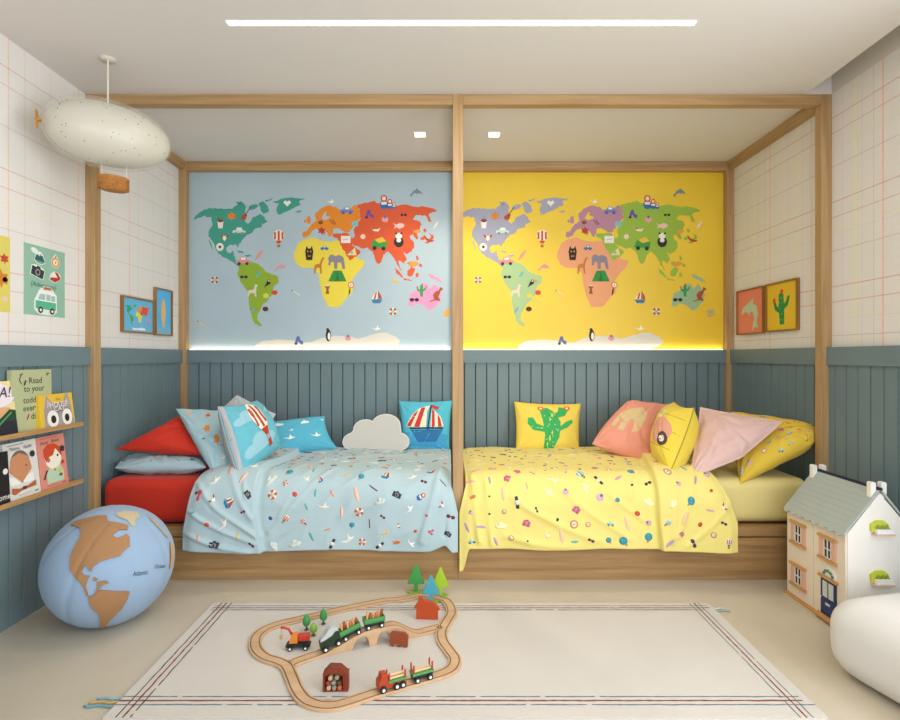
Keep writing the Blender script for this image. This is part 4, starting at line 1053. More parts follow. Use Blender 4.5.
mb = MB(); out_ = [(-.044, 0), (.044, 0), (.044, .066), (.020, .088), (-.020, .090), (-.044, .066)]; inn = [(-.036, .006), (.030, .006), (.030, .058), (.012, .064), (-.020, .066), (-.036, .056)]
mb.prism(out_, mr, .008, Matrix.Translation((0, .012, 0)))
for i in range(6):
    a, b, c, d = out_[i], out_[(i + 1) % 6], inn[(i + 1) % 6], inn[i]
    mb.prism([a, b, c, d], mr, .026, Matrix.Translation((0, -.004, 0)))
mb.build('shell', t)
MB().box(.036, -.018, 0, .050, .012, .070, mr).build('chimney_post', t, bevel=.001)
logs(t)
# crane
t = thing('toy_crane', 'toy crane truck with orange cab and red arm inside the track loop', 'toy crane', FL(299, 648.5, ZR), math.radians(6))
MB().prism([(-.052, .012), (.048, .012), (.050, .020), (.038, .028), (-.046, .028), (-.054, .020)], mat('#1d1e22', .5), .030).build('chassis', t, bevel=.002)
MB().prism([(-.040, .029), (-.004, .029), (-.004, .066), (-.030, .064)], mat('#d9822a', .45), .028).build('cab', t, bevel=.002)
MB().box(-.003, -.015, .036, .046, .015, .062, mat('#b8321f', .45)).build('engine_block', t, bevel=.004)
arm = MB(); arm.tube([(-.030, 0, .062), (-.042, 0, .084), (-.062, 0, .092), (-.075, 0, .093)], .0055, mat('#b8321f', .45), n=8); arm.build('crane_arm', t)
ho = MB().tube([(-.073, 0, .089), (-.073, 0, .060)], .0008, '#8a6a48', n=5).ellipsoid((-.073, 0, .052), (.008, .008, .010), '#c99258', 12, 8).build('hook', t)
wheels(t, (-.034, .030), .010, .015, .010)
# round little trees
for pxx, pyy, h, c, lab in ((306.5, 630, .075, '#3c8f4f', 'small dark green egg-shaped toy tree left of the others, beside the crane'), (323.5, 624, .072, '#3c8f4f', 'small dark green egg-shaped toy tree nearest the back of the rug'), (313.5, 635.5, .058, '#7fae3c', 'small light green egg-shaped toy tree behind the crane')):
    t = thing('toy_tree', lab, 'toy tree', FL(pxx, pyy, ZR))
    MB().cyl((0, 0, 0), (0, 0, h * .35), .004, '#5a4a2c', n=10).cyl((0, 0, 0), (0, 0, .003), .010, '#5a6a34', n=14).build('trunk', t)
    MB().lathe([(.001, h * .2), (.013, h * .3), (.0175, h * .45), (.0165, h * .62), (.010, h * .85), (.001, h)], mat(c, .5), 18).build('crown', t)
# pointed trees
for pxx, pyy, h, c, cg, lab, z, rx, ry in ((416, 592.5, .150, '#3f9a4c', '#8fae3c', 'tallest dark green pointed toy tree on a grassy base', .0, .048, .028), (440.5, 596, .150, '#a4c62c', '#8fae3c', 'lime green pointed toy tree on a grassy base', .0, .036, .030), (431, 602.5, .135, '#4aa3b5', '#8fae3c', 'teal pointed toy tree behind the orange toy house', .0125, .040, .018)):
    t = thing('toy_pine_tree', lab, 'toy tree', FL(pxx, pyy, z))
    cir = [(rx * math.cos(a_ * math.pi / 9) * (1 + .12 * math.sin(a_ * 1.7)), ry * math.sin(a_ * math.pi / 9)) for a_ in range(18)]
    mb = MB(); mb.add([(x, y, 0) for x, y in cir] + [(x, y, .006) for x, y in cir], [tuple(range(17, -1, -1)), tuple(range(18, 36))] + [(i, (i + 1) % 18, 18 + (i + 1) % 18, 18 + i) for i in range(18)], cg); mb.build('base', t)
    MB().box(-.010, -.007, .006, .010, .007, h * .33, mat(c, .5)).build('trunk', t, bevel=.001)
    MB().prism([(-.046, h * .32), (.046, h * .32), (.004, h), (-.004, h)], mat(c, .5), .016).build('crown', t, bevel=.003)

# ================================================================== globe pouf
GC, GR = Vector((-1.620, 2.575, .2745)), Vector((.275, .275, .2735))
t = thing('globe_pouf', 'round pale blue globe pouf with tan fabric continents by the left wall', 'pouf', (GC.x, GC.y, 0))
m_gl = mat('#93adcb', .85, bump=.4, bscale=300, sheen=.1); m_tan = mat('#a57c56', .9, bump=.8, bscale=420)
# wedge seams pull the surface in a little
ax = Vector((.30, -.1, .95)).normalized(); e1 = ax.cross(Vector((0, 1, 0))).normalized(); e2 = ax.cross(e1)
def gsurf(d, h=0.0):
    d = d.normalized()
    lon = math.atan2(d.dot(e2), d.dot(e1)); lat = d.dot(ax)
    k = (lon / (math.pi / 4)) % 1.0; k = min(k, 1 - k)
    pinch = -.006 * math.exp(-(k / .045) ** 2) * (1 - lat * lat) ** .5
    r = 1 + pinch / .275 + .006 * mnoise.noise(d * 2.2)
    q = Vector((d.x * GR.x, d.y * GR.y, d.z * GR.z)) * r + d * h
    if q.z < -GR.z * .955: q.z = -GR.z * .955 + (q.z + GR.z * .955) * .1
    return GC + q
mb = MB(); nu, nv = 128, 72; vs = []; fs = []
for j in range(nv + 1):
    th_ = math.pi * j / nv
    for i in range(nu):
        ph = 2 * math.pi * i / nu; vs.append(gsurf(Vector((math.sin(th_ + 1e-4) * math.cos(ph), math.sin(th_ + 1e-4) * math.sin(ph), math.cos(th_)))))
for j in range(nv):
    for i in range(nu): fs.append((j * nu + i, (j + 1) * nu + i, (j + 1) * nu + (i + 1) % nu, j * nu + (i + 1) % nu))
mb.add(vs, fs, m_gl, True); local(t, mb); body_ = mb.build('cover', t)
zmin = min(v[2] for v in mb.v)
EYEP = Vector((0, 0, EYE))
def on_globe(a, b, h=0.0):
    """where the line of sight through the photograph's pixel meets the ball"""
    rd = P(a, b, 1.0) - EYEP
    S = lambda v: Vector((v.x / GR.x, v.y / GR.y, v.z / GR.z))
    o, d = S(EYEP - GC), S(rd); A = d.dot(d); B = o.dot(d); C_ = o.dot(o) - 1; disc = B * B - A * C_
    if disc < 0: disc = 0
    q = EYEP + rd * ((-B - math.sqrt(disc)) / A) - GC
    return gsurf(Vector((q.x / GR.x, q.y / GR.y, q.z / GR.z)), h)
def gp(l): return [(x / 4.09, 480 + y / 4.09) for x, y in l]
CONT = [gp([(292,175),(315,160),(350,150),(400,138),(435,138),(442,160),(470,165),(500,170),(525,180),(520,195),(485,195),(460,215),(475,228),(500,222),(515,210),(530,225),(530,262),(505,280),(490,300),(450,310),(410,322),(380,345),(345,340),(335,365),(345,378),(368,380),(358,400),(350,425),(362,460),(355,462),(345,430),(330,405),(305,385),(288,350),(290,300),(308,262),(330,225),(335,200),(325,185)]),
        gp([(362,465),(380,460),(410,437),(530,445),(520,475),(495,520),(450,560),(425,590),(412,598),(410,560),(405,535),(378,510),(368,490)]),
        gp([(385,385),(402,392),(395,402),(382,398)]), gp([(400,405),(432,398),(446,408),(420,418),(395,448),(388,455),(400,425)]), gp([(360,345),(376,338),(378,360),(370,362)])]
mb = MB()
for pl in CONT:
    draw(mb, lambda a, b, h: on_globe(a, b, .007), [(pl, m_tan)], maxlen=3.0)
    # turned-down edge
    n = len(pl); dens = []
    for i in range(n):
        a, b = pl[i], pl[(i + 1) % n]; k = max(1, int(math.dist(a, b) / 3.0))
        for j in range(k): dens.append((a[0] + (b[0] - a[0]) * j / k, a[1] + (b[1] - a[1]) * j / k))
    n = len(dens); top = [on_globe(x, y, .007) for x, y in dens]; bot = [on_globe(x, y, -.002) for x, y in dens]
    mb.add(top + bot, [(i, (i + 1) % n, n + (i + 1) % n, n + i) for i in range(n)], m_tan, True)
local(t, mb); tag(mb.build('continent', t), 'tan fabric continents')
mb = MB()
draw(mb, lambda a, b, h: on_globe(a, b, .004), [(gp([(470,128),(510,118),(560,122),(570,140),(550,155),(555,178),(540,180),(520,155),(480,140)]), mat('#c2b496', .9))], maxlen=2.5)
draw(mb, lambda a, b, h: on_globe(a, b, .004), [(gp([(610,140),(640,165),(665,200),(688,225),(682,228),(650,190),(612,152)]), mat('#b5a688', .9))], maxlen=2.5)
local(t, mb); tag(mb.build('northern_land', t), 'pale sand-coloured land patches')
mb = MB()
draw(mb, lambda a, b, h: on_globe(a, b, .006), [(gp([(690,240),(702,262),(704,310),(695,355),(690,350),(694,300)]), mat('#cf9a52', .9))], maxlen=2.5)
local(t, mb); mb.build('eastern_land', t)
mb = MB()
text(mb, lambda a, b, h: on_globe(a, b, .002), 'Atlantic', 543 / 4.09, 480 + 383 / 4.09, -7.0, '#2b3a4a', rot=math.radians(-8), width=4.9, shear=.3)
text(mb, lambda a, b, h: on_globe(a, b, .002), 'Ocean', 630 / 4.09, 480 + 352 / 4.09, -6.2, '#2b3a4a', rot=math.radians(-5), width=4.1, shear=.3)
local(t, mb); mb.build('lettering', t)
t.location.z -= zmin if zmin != 0 else 0

# ================================================================== white pouf
t = thing('pouf', 'big soft white square pouf in front of the doll house', 'pouf', (1.880, 1.930, 0), math.radians(13))
mb = MB(); rbox(mb, -.325, -.33, .0, .215, .320, .300, .105, mat('#d9d7d4', .85, bump=.3, bscale=260, sheen=.1), n=8, crown=.018)
vv = []
for x, y, z in mb.v:
    k = 1 + .035 * math.sin(math.pi * z / .33); x, y = x * k, y * k
    z += .004 * mnoise.noise(Vector((x * 6, y * 6, z * 6)))
    vv.append((x, y, max(0, z)))
mb.v = vv; mb.build('cover', t)

# ================================================================== doll house
HX0, HX1, HY0, HY1 = 1.787, 2.09, 2.437, 2.862
HE, HR = .455, .648
t = thing('doll_house', 'white wooden doll house with grey scalloped roof and navy door', 'doll house', ((HX0 + HX1) / 2, (HY0 + HY1) / 2, 0))
hw_, hl = (HX1 - HX0) / 2, (HY1 - HY0) / 2
m_hw, m_fac, m_roof, m_orn = mat('#f0ede8', .6), mat('#e9dccd', .6), mat('#aab4b2', .55), mat('#c9975a', .55)
mb = MB(); mb.prism([(-hw_ + .008, .012), (hw_, .012), (hw_, HE), (0, HR - .012), (-hw_ + .008, HE)], m_hw, 2 * hl)
mb.build('walls', t)
fa = MB().box(-hw_, -hl + .004, .014, -hw_ + .008, .005, HE, m_fac).box(-hw_, .008, .014, -hw_ + .008, hl, HE, m_fac).build('facade', t, bevel=.001, bseg=1)
MB().box(-hw_ - .012, -hl - .002, 0, hw_, hl + .002, .012, m_orn).build('base_board', t)
dxr, dzr = hw_ + .012, HR - HE
for s in (-1, 1):
    mb = MB(); sl = math.hypot(hw_, HR - HE); nx_, nz_ = (HR - HE) / sl * s, hw_ / sl
    ex, ez = s * (hw_ + .010), HE - .010 * (HR - HE) / hw_
    a = Vector((0, 0, HR)); b = Vector((ex, 0, ez + .004)); nn = Vector((nx_, 0, nz_)) * .008
    vs = []
    for p in (a, b, b + nn, a + nn): vs += [(p.x, -hl - .006, p.z), (p.x, hl + .006, p.z)]
    mb.add(vs, [(0, 1, 3, 2), (2, 3, 5, 4), (4, 5, 7, 6), (6, 7, 1, 0), (0, 2, 4, 6), (1, 7, 5, 3)], m_roof)
    if True:
        for i in range(8):                        # scalloped eave
            y0 = -hl - .004 + (2 * hl + .008) * i / 8; y1 = y0 + (2 * hl + .008) / 8
            q = [(y0 + (y1 - y0) * j / 8, -math.sin(math.pi * j / 8) * .014) for j in range(9)]
            d = (b - a).normalized()
            top_ = [b + nn * .9 + d * (-z_) + Vector((0, y_, 0)) for y_, z_ in q]; bt_ = [b + nn * .3 + d * (-z_) + Vector((0, y_, 0)) for y_, z_ in q]
            k = len(q); mb.add(top_ + bt_, [tuple(range(k)), tuple(range(2 * k - 1, k - 1, -1))] + [(j, j + 1, k + j + 1, k + j) for j in range(k - 1)], m_roof)
        for r_ in range(1, 9):                    # shingle courses as shallow steps
            f = r_ / 9; p = a.lerp(b, f) + nn * 1.0
            d = (b - a).normalized(); q = p - d * .0035; mm = nn.normalized() * .0012
            mb.add([(p.x, -hl - .005, p.z), (p.x, hl + .005, p.z), ((p + mm).x, hl + .005, (p + mm).z), ((p + mm).x, -hl - .005, (p + mm).z), (q.x, -hl - .005, q.z), (q.x, hl + .005, q.z)], [(0, 1, 2, 3), (3, 2, 5, 4)], m_roof)
    mb.build('roof_slope', t)
mb = MB(); navy = mat('#1f2540', .5)
mb.cyl((0, -hl - .008, HR + .006), (0, hl + .008, HR + .009), .007, navy, n=8)
for i in range(24): mb.cyl((-.009, -hl + .018 * i, HR + .005), (.009, -hl + .018 * i, HR + .005), .008, navy, n=8)
mb.build('ridge_cap', t)
for y in (-hl + .004, hl - .030):
    for x0 in (-.036, .012):
        MB().prism([(x0, HR - .035), (x0 + .024, HR - .035), (x0 + .024, HR + .030), (x0 + .020, HR + .035), (x0 + .004, HR + .035), (x0, HR + .030)], m_hw, .024, Matrix.Translation((0, y + .013, 0))).build('chimney', t, bevel=.002)
FXp = -hw_
def fbox(mb, y0, y1, z0, z1, d, m, d0=0.0): return mb.box(FXp - d, y0, z0, FXp - d0, y1, z1, m)
cy = (HY0 + HY1) / 2
pk = mat('#e0b09a', .6)
for wy_, wz_, first in ((2.768 - cy, .343, 1), (2.768 - cy, .127, 1), (2.552 - cy, .343, 0)):
    wn = MB(); fbox(wn, wy_ - .024, wy_ + .024, wz_ - .046, wz_ + .046, .002, mat('#2c2428', .4))
    for a_, b_ in ((-.026, -.021), (-.0025, .0025), (.021, .026)): fbox(wn, wy_ + a_, wy_ + b_, wz_ - .046, wz_ + .046, .005, m_hw)
    for a_ in (-.046, -.004, .041): fbox(wn, wy_ - .026, wy_ + .026, wz_ + a_, wz_ + a_ + .005, .005, m_hw)
    w_ = wn.build('window', t)
    for s in (-1, 1):
        a_, b_ = sorted((wy_ + s * .028, wy_ + s * .056)); fbox(sh := MB(), a_, b_, wz_ - .047, wz_ + .045, .006, pk); sh.build('shutter', w_, bevel=.001, bseg=1)
    for z_ in (wz_ + .047, wz_ - .060): fbox(si := MB(), wy_ - .062, wy_ + .062, z_, z_ + .012, .012, m_orn); si.build('sill', w_)
dy_ = 2.544 - cy; nv = mat('#233263', .5)
dm = MB(); fbox(dm, dy_ - .050, dy_ + .050, .026, .198, .006, nv)
for a_ in (-.036, .004): fbox(dm, dy_ + a_, dy_ + a_ + .032, .112, .186, .0075, '#c9d2cc')
fbox(dm, dy_ - .036, dy_ + .036, .040, .098, .0075, '#2b3c74'); fbox(dm, dy_ - .014, dy_ + .014, .078, .088, .010, '#d8d6cc')
do = dm.build('door', t); MB().ellipsoid((FXp - .012, dy_ + .044, .105), (.005, .005, .005), '#f1efe9', 10, 6).build('door_knob', do)
fbox(dl := MB(), dy_ - .062, dy_ + .062, .200, .212, .014, m_orn); dl.build('door_lintel', t)
fbox(dl := MB(), dy_ - .068, dy_ + .068, .012, .026, .028, m_orn); dl.build('doorstep', t, bevel=.002)
fl = MB(); RF = Matrix.Rotation(math.radians(-90), 4, 'Z')
fl.prism(ell(0, 0, .050, .046, 12, 0, 180), '#dfe4dc', .006, Matrix.Translation((FXp - .003, dy_, .214)) @ RF)
for a_ in (20, 55, 90, 125, 160): fl.prism(ell(.030 * math.cos(math.radians(a_)), .027 * math.sin(math.radians(a_)), .010, .008, 8), '#5f7f78', .009, Matrix.Translation((FXp - .003, dy_, .214)) @ RF)
fl.build('fanlight', t)
for z_ in (.475, .250):
    c0 = 1.940 - (HX0 + HX1) / 2
    m_ = MB(); Tm = Matrix.Translation((c0, -hl - .005, z_)) @ Matrix.Diagonal((.8, 1, .72, 1))
    m_.prism([(-.056, -.018), (-.060, .030), (-.030, .052), (.012, .054), (.036, .034), (.046, .0), (-.030, -.004), (-.040, -.018)], mat('#c3c93c', .6), .010, Tm)
    for i in range(9): m_.prism(ell(-.030 + .0085 * i, .012 + .010 * math.sin(i * 2.1), .009, .010, 8), '#9aa638', .016, Tm)
    f_ = m_.build('flower_box', t)
    MB().prism([(-.036, -.020), (.052, -.020), (.050, .002), (-.034, .002)], mat('#eceff2', .6), .024, Matrix.Translation((c0, -hl - .012, z_)) @ Matrix.Diagonal((.85, 1, .9, 1))).build('planter', f_, bevel=.002)
    MB().prism([(-.046, -.027), (.056, -.027), (.056, -.0205), (-.046, -.0205)], mat('#e3b79e', .6), .030, Matrix.Translation((c0, -hl - .015, z_)) @ Matrix.Diagonal((.85, 1, .9, 1))).build('ledge', f_)

# ================================================================== airship lamp
AC = Vector((-1.690, 2.690, 2.352)); yaw = math.radians(41)
t = thing('airship_lamp', 'cream blimp-shaped pendant lamp with wicker basket and brass propeller', 'pendant lamp', AC, yaw)
m_sh = mat('#c6c4b6', .45, coat=.25)
AL, AR = .274, .155
prof = []
for i in range(29):
    s = -1 + 2 * i / 28
    r = AR * max(0.00002, (1 - abs(s) ** 2.2)) ** .52 * (1 - .04 * s)
    prof.append((max(.002, r), s * AL))
MLX = Matrix.Rotation(math.radians(90), 4, 'Y')
MB().lathe([(max(.0015, r * .965), z * .99) for r, z in prof], m_sh, 56, MLX).build('envelope', t)
# clear outer skin
mcl = mat('#f4f2e8', .12, alpha=.20)
MB().lathe([(r * 1.08, z * 1.03 - .004) for r, z in prof], mcl, 56, MLX).build('clear_shell', t)
mb = MB(); rnd = random.Random(9)
for k in range(110):
    s = rnd.uniform(-.85, .85); a_ = rnd.uniform(0, 2 * math.pi); r = AR * .968 * (1 - abs(s / .99) ** 2.2) ** .52 * (1 - .04 * s)
    c = Vector((s * AL, r * math.cos(a_), r * math.sin(a_))); n_ = Vector((0, math.cos(a_), math.sin(a_)))
    mb.cyl(c - n_ * .001, c + n_ * .0012, .0026, '#38342c', n=7)
mb.build('pinhole', t)['kind'] = 'stuff'
MB().cyl((-.012, 0, AR * .9), (-.012, 0, ZC - AC.z - .008), .004, '#e4ded0', n=8).build('rod', t)
MB().lathe([(.036, ZC - AC.z - .010), (.038, ZC - AC.z - .004), (.038, ZC - AC.z)], mat('#d8d2c6', .5), 28, Matrix.Translation((-.012, 0, 0))).build('ceiling_rose', t)
mb = MB(); br_ = mat('#c98a34', .35, metal=.3)
mb.ellipsoid((-AL - .014, 0, 0), (.014, .011, .011), br_, 14, 8)
pm = Matrix.Translation((-AL - .020, 0, 0)) @ Matrix.Rotation(math.radians(-30), 4, 'X')
mb.ellipsoid((0, 0, .032), (.006, .014, .032), br_, 14, 8, pm); mb.ellipsoid((0, 0, -.032), (.006, .014, .032), br_, 14, 8, pm)
mb.build('propeller', t)
zb_ = -.236
bk = MB(); wk = mat('#b57a3c', .7, bump=1.0, bscale=160, var=.25, vscale=70)
Tb = Matrix.Translation((.012, 0, zb_)) @ Matrix.Diagonal((1.25, .85, 1, 1))
bk.lathe([(.030, -.034), (.044, -.036), (.051, -.020), (.053, .0), (.053, .024), (.056, .030), (.052, .033), (.047, .024), (.045, -.028), (.002, -.030)], wk, 32, Tb)
for k in range(9):
    z_ = -.028 + .0062 * k
    bk.tube([(.012 + 1.25 * .0535 * math.cos(a_ * math.pi / 16), .85 * .0535 * math.sin(a_ * math.pi / 16), zb_ + z_ + .0012 * math.cos(a_ * math.pi)) for a_ in range(33)], .0026, wk, n=5)
bk.build('basket', t)
for x, y in ((-.04, -.03), (.062, -.03), (-.04, .03), (.062, .03)):
    MB().cyl((x, y, zb_ + .028), (x * 1.05, y * .8, -AR * .90), .0012, '#e6e0d0', n=5).build('cord', t)

# ================================================================== posters, framed pictures (on the side walls)
def wallfn(X, sgn):
    """u = depth, v = height on a side wall; sgn +1: faces +x (left wall)"""
    return lambda u, v, h: Vector((X + sgn * h, u, v))
def flip(fn, y0): return fn
# green poster: coordinates a (0..1 from the near edge to the far edge), b (0..1 upward)
def poster(label, y0, y1, z0, z1, bg, items_fn):
    t = thing('poster', label, 'poster', (XL, (y0 + y1) / 2, z0))
    mb = MB().box(XL + .0005, y0, z0, XL + .0025, y1, z1, mat(bg, .75))
    W, H = y1 - y0, z1 - z0
    def fn(a, b, h): return Vector((XL + .0025 + h, y0 + a * W, z0 + b * W))     # square units of the width
    items_fn(mb, fn, H / W); local(t, mb); mb.build('printed_sheet', t)
def green(mb, fn, H):
    def stick(items, cx_, cy_, s, r=0, halo=1.12):
        draw(mb, fn, [(ell(0, 0, s * halo, s * halo * .85, 20, rot=math.degrees(r)), '#e9f2ea')] if 0 else [], (0, 0, 1, 0))
        draw(mb, fn, [([(x * halo, y * halo) for x, y in hull(items)], '#e7f0e8')], (cx_, cy_, s, r), h0=.0005)
        draw(mb, fn, items, (cx_, cy_, s, r), h0=.0010)
    def hull(items):
        pts = sorted(set(p for pl, _ in items for p in pl)); 
        def half(ps):
            o = []
            for p in ps:
                while len(o) > 1 and (o[-1][0] - o[-2][0]) * (p[1] - o[-2][1]) - (o[-1][1] - o[-2][1]) * (p[0] - o[-2][0]) <= 0: o.pop()
                o.append(p)
            return o[:-1]
        return half(pts) + half(pts[::-1])
    mtn = [([(-.9, -.5), (-.6, .6), (-.2, .1), (.1, .7), (.9, -.4), (.3, -.6)], '#2f5f6b'), ([(-.6, .6), (-.72, .2), (-.45, .25), (-.4, .35)], '#dfe8e6'), ([(.1, .7), (-.05, .35), (.2, .3), (.4, .42)], '#dfe8e6'), ([(-.9, -.5), (.9, -.4), (.3, -.8), (-.4, -.8)], '#6fa98f')]
    stick(mtn, .37, .835 * H, .14, -.15)
    draw(mb, fn, [(ell(0, 0, .09, .05, 14), '#e7f0e8')], (.24, .92 * H, 1, -.3))
    stick(ic_compass('#e0954a') + [(ell(0, .9, .2, .2, 8), '#e0954a')], .75, .815 * H, .13)
    stick(ic_camera(), .31, .62 * H, .155, -.25)
    stick([(ell(0, -.1, .8, .65, 14, 0, 180), '#f0e8da'), ([(-.1, .58), (.35, .5), (.8, -.1), (.35, -.1)], '#b5352d'), ([(-.95, -.3), (-.8, -.05), (.8, -.1), (.6, -.35), (-.2, -.65)], '#b5352d')], .75, .60 * H, .16, .1)
    text(mb, fn, '{Adventure}', .14, .415 * H, .13, '#2f6b52', rot=-.03, width=.125, shear=.2, h=.0012)
    van = [([(-.95, -.45), (-.95, .1), (-.6, .75), (-.2, .85), (.5, .85), (.9, .6), (.95, -.45)], '#f4f6f2'), (rc(-.93, -.42, .93, .12), '#56b894'), ([(-.75, .2), (-.55, .6), (-.1, .62), (-.1, .2)], '#a9c4c4'), (rc(0, .2, .38, .62), '#a9c4c4'), (rc(.46, .2, .82, .58), '#a9c4c4'), (ell(-.5, -.5, .22, .22, 12), '#3a2f2c'), (ell(-.5, -.5, .1, .1, 10), '#f4f6f2'), (ell(.55, -.5, .22, .22, 12), '#3a2f2c'), (ell(.55, -.5, .1, .1, 10), '#f4f6f2'), ([(-.3, .92), (-.2, 1.08), (.3, 1.08), (.5, .95)], '#c2603a')]
    stick(van, .51, .185 * H, .27, -.03, 1.1)
poster('mint green poster with travel stickers and a camper van', 2.602, 2.877, 1.458, 1.804, '#92bda9', green)
def yellow(mb, fn, H):
    for cx_, cy_, s, ic in ((.97, .70 * H, .10, ic_leaf('#c8442f')), (.93, .43 * H, .17, ic_leaf('#d9822a')), (.90, .43 * H, .08, ic_blob('#3a2a20')), (.5, .8 * H, .2, ic_balloon()), (.45, .35 * H, .25, ic_giraffe()), (.5, .12 * H, .14, ic_case()), (.96, .17 * H, .09, ic_blob('#e6c9b8'))):
        cx_ = min(cx_, .985 - s) 
        draw(mb, fn, ic, (cx_, cy_, s, .1))
poster('yellow poster with stickers beside the mint green one', 2.243, 2.519, 1.457, 1.806, '#ddd068', yellow)

def framed(label, side, y0, y1, z0, z1, bg, art, depth=.022):
    sg = 1 if side == 'l' else -1; X = XL if side == 'l' else XR
    t = thing('framed_picture', label, 'framed picture', (X, (y0 + y1) / 2, z0))
    b = .009; wf_ = wood('z', '#a8793f', '#7d5528')
    xs = sorted((X + sg * .0005, X + sg * depth))
    mb = MB()
    for (a0, a1, c0, c1) in ((y0, y0 + b, z0, z1), (y1 - b, y1, z0, z1), (y0 + b, y1 - b, z0, z0 + b), (y0 + b, y1 - b, z1 - b, z1)): mb.box(xs[0], a0, c0, xs[1], a1, c1, wf_)
    local(t, mb); mb.build('frame', t)
    xp = X + sg * depth * .45; xq = sorted((X + sg * .001, xp))
    mb = MB().box(xq[0], y0 + b, z0 + b, xq[1], y1 - b, z1 - b, mat(bg, .5))
    yc, zc = (y0 + y1) / 2, (z0 + z1) / 2
    W = (y1 - y0 - 2 * b) / 2; H = (z1 - z0 - 2 * b) / 2
    if side == 'l': fn = lambda a, c, h: Vector((xp + h, yc + a * W, zc + c * H))
    else: fn = lambda a, c, h: Vector((xp - h, yc - a * W, zc + c * H))
    art(mb, fn); local(t, mb); mb.build('picture', t)
def mini_map(mb, fn):
    def n(pts): return [((x - 320) / 150, -(y - 262) / 100) for x, y in pts]
    for pl, c in ((NA, '#2fa890'), (SA, '#5fb04a'), (EU, '#f0a03a'), (AF, '#f2dc5a'), (AS, '#e8532f'), (AU[0], '#e88ac0')): draw(mb, fn, [(n(pl), c)], h0=.0006)
    for pl in NA2[3:5]: draw(mb, fn, [(n(pl), '#2fa890')])
    draw(mb, fn, [([(-.35, -.92), (-.4, -.78), (-.1, -.8), (.2, -.74), (.45, -.76), (.5, -.9)], '#f6f6f2')], h0=.0006)
framed('framed little world map on a blue ground inside the left bed niche', 'l', 3.361, 3.722, 1.407, 1.636, '#6ebfe8', mini_map)
framed('tall framed surfboard picture inside the left bed niche', 'l', 3.738, 3.965, 1.402, 1.735, '#5cbcf2',
       lambda mb, fn: draw(mb, fn, [(rc(-1, -1, 1, -.72), '#7fbfd8'), (ell(0, 0, .27, .62, 24), '#eebd6c'), ([(-.16, -.5), (.16, -.5), (.14, -.68), (-.14, -.68)], '#eebd6c')]))
framed('framed pale green dolphin picture on coral pink', 'r', 3.680, 4.020, 1.412, 1.737, '#e88672',
       lambda mb, fn: draw(mb, fn, [([(-.72, -.10), (-.58, .22), (-.15, .40), (.28, .60), (.22, .36), (.50, .20), (.60, -.15), (.48, -.50), (.62, -.80), (.38, -.72), (.15, -.92), (.22, -.60), (.32, -.35), (.22, -.08), (-.02, .02), (.02, -.25), (-.18, -.05), (-.40, .02), (-.58, -.08)], '#b9d3b4')]))
framed('framed green cactus picture on yellow', 'r', 3.318, 3.652, 1.417, 1.738, '#e8c233',
       lambda mb, fn: draw(mb, fn, ic_cactus('#1f8f48', '#e0442a', True), (-.02, -.02, (.72, .76), .06)))

# ================================================================== picture ledges and books
def ledge(label, z):
    t = thing('picture_ledge', label, 'shelf', (XL + .02, 2.45, z))
    w_ = wood('y', '#c9a06c', '#a67c4b')
    x0 = XL + .019; x1 = -1.957
    mb = MB().box(x0, 1.95, z - .022, x1 - .010, 2.885, z - .008, w_); local(t, mb); mb.build('shelf_board', t)
    mb = MB().box(x1 - .010, 1.95, z - .022, x1, 2.885, z + .0, w_); local(t, mb); mb.build('front_lip', t, bevel=.0015, bseg=1)
    mb = MB().box(x0, 1.95, z - .008, x0 + .008, 2.885, z + .006, w_); local(t, mb); mb.build('back_rail', t)
ZS1, ZS2 = .905, .602
ledge('oak picture ledge holding the animal and reading books, topmost of the two', ZS1)
ledge('oak picture ledge holding the portrait books, lower of the two', ZS2)
m_page = mat('#efe9da', .8)
def book(label, y0, y1, zs, H, th, cover, art, xf=-1.985, lean=None):
    """stands on the ledge, cover towards the room, leaning back on the wall"""
    t = thing('picture_book', label, 'book', (xf, (y0 + y1) / 2, zs - .0075))
    lean = lean if lean is not None else math.asin(min(.35, (xf - th - (XL + .029)) / H))
    t.rotation_euler = (0, -lean, 0)
    W = y1 - y0
    mc = mat(cover, .5)
    cv = MB().box(-.002, -W / 2, 0, 0, W / 2, H, mc).box(-th, -W / 2, 0, -th + .002, W / 2, H, mc).box(-th + .002, -W / 2, 0, -.002, -W / 2 + .002, H, mc)
    fn = lambda a, b, h: Vector((h, -W / 2 + a * W, b * W))
    art(cv, fn, H / W); cv.build('cover', t)
    MB().box(-th + .002, -W / 2 + .002, .002, -.002, W / 2 - .003, H - .003, m_page).build('pages', t)
    return t
def art_read(mb, fn, H):
    k = '#2c3028'
    for s_, y_, x_ in (('Read', .775, .40), ('to your', .645, .28), ('toddler', .46, .26), ('every', .33, .25), ('day', .19, .44)):
        text(mb, fn, s_, x_, y_ * H, .17, k, width=.17, h=.0012)
    draw(mb, fn, [(bar(.35, .19 * H, .40, .28 * H, .03), '#b5352d'), (bar(.22, .92 * H, .17, .84 * H, .02), '#6b4a32'), (bar(.17, .84 * H, .22, .78 * H, .02), '#6b4a32'), (bar(.18, .92 * H, .26, .94 * H, .02), '#6b4a32'), (bar(.85, .90 * H, .93, .94 * H, .02), '#6b4a32'), (bar(.86, .95 * H, .88, .9 * H, .018), '#6b4a32'),
        (bar(.28, .75 * H, .32, .83 * H, .03), k)], h0=.001)
book('tall sage green book with black hand lettering, behind the cat book', 2.468, 2.714, ZS1, .292, .022, '#b5bd92', art_read, xf=-2.000)
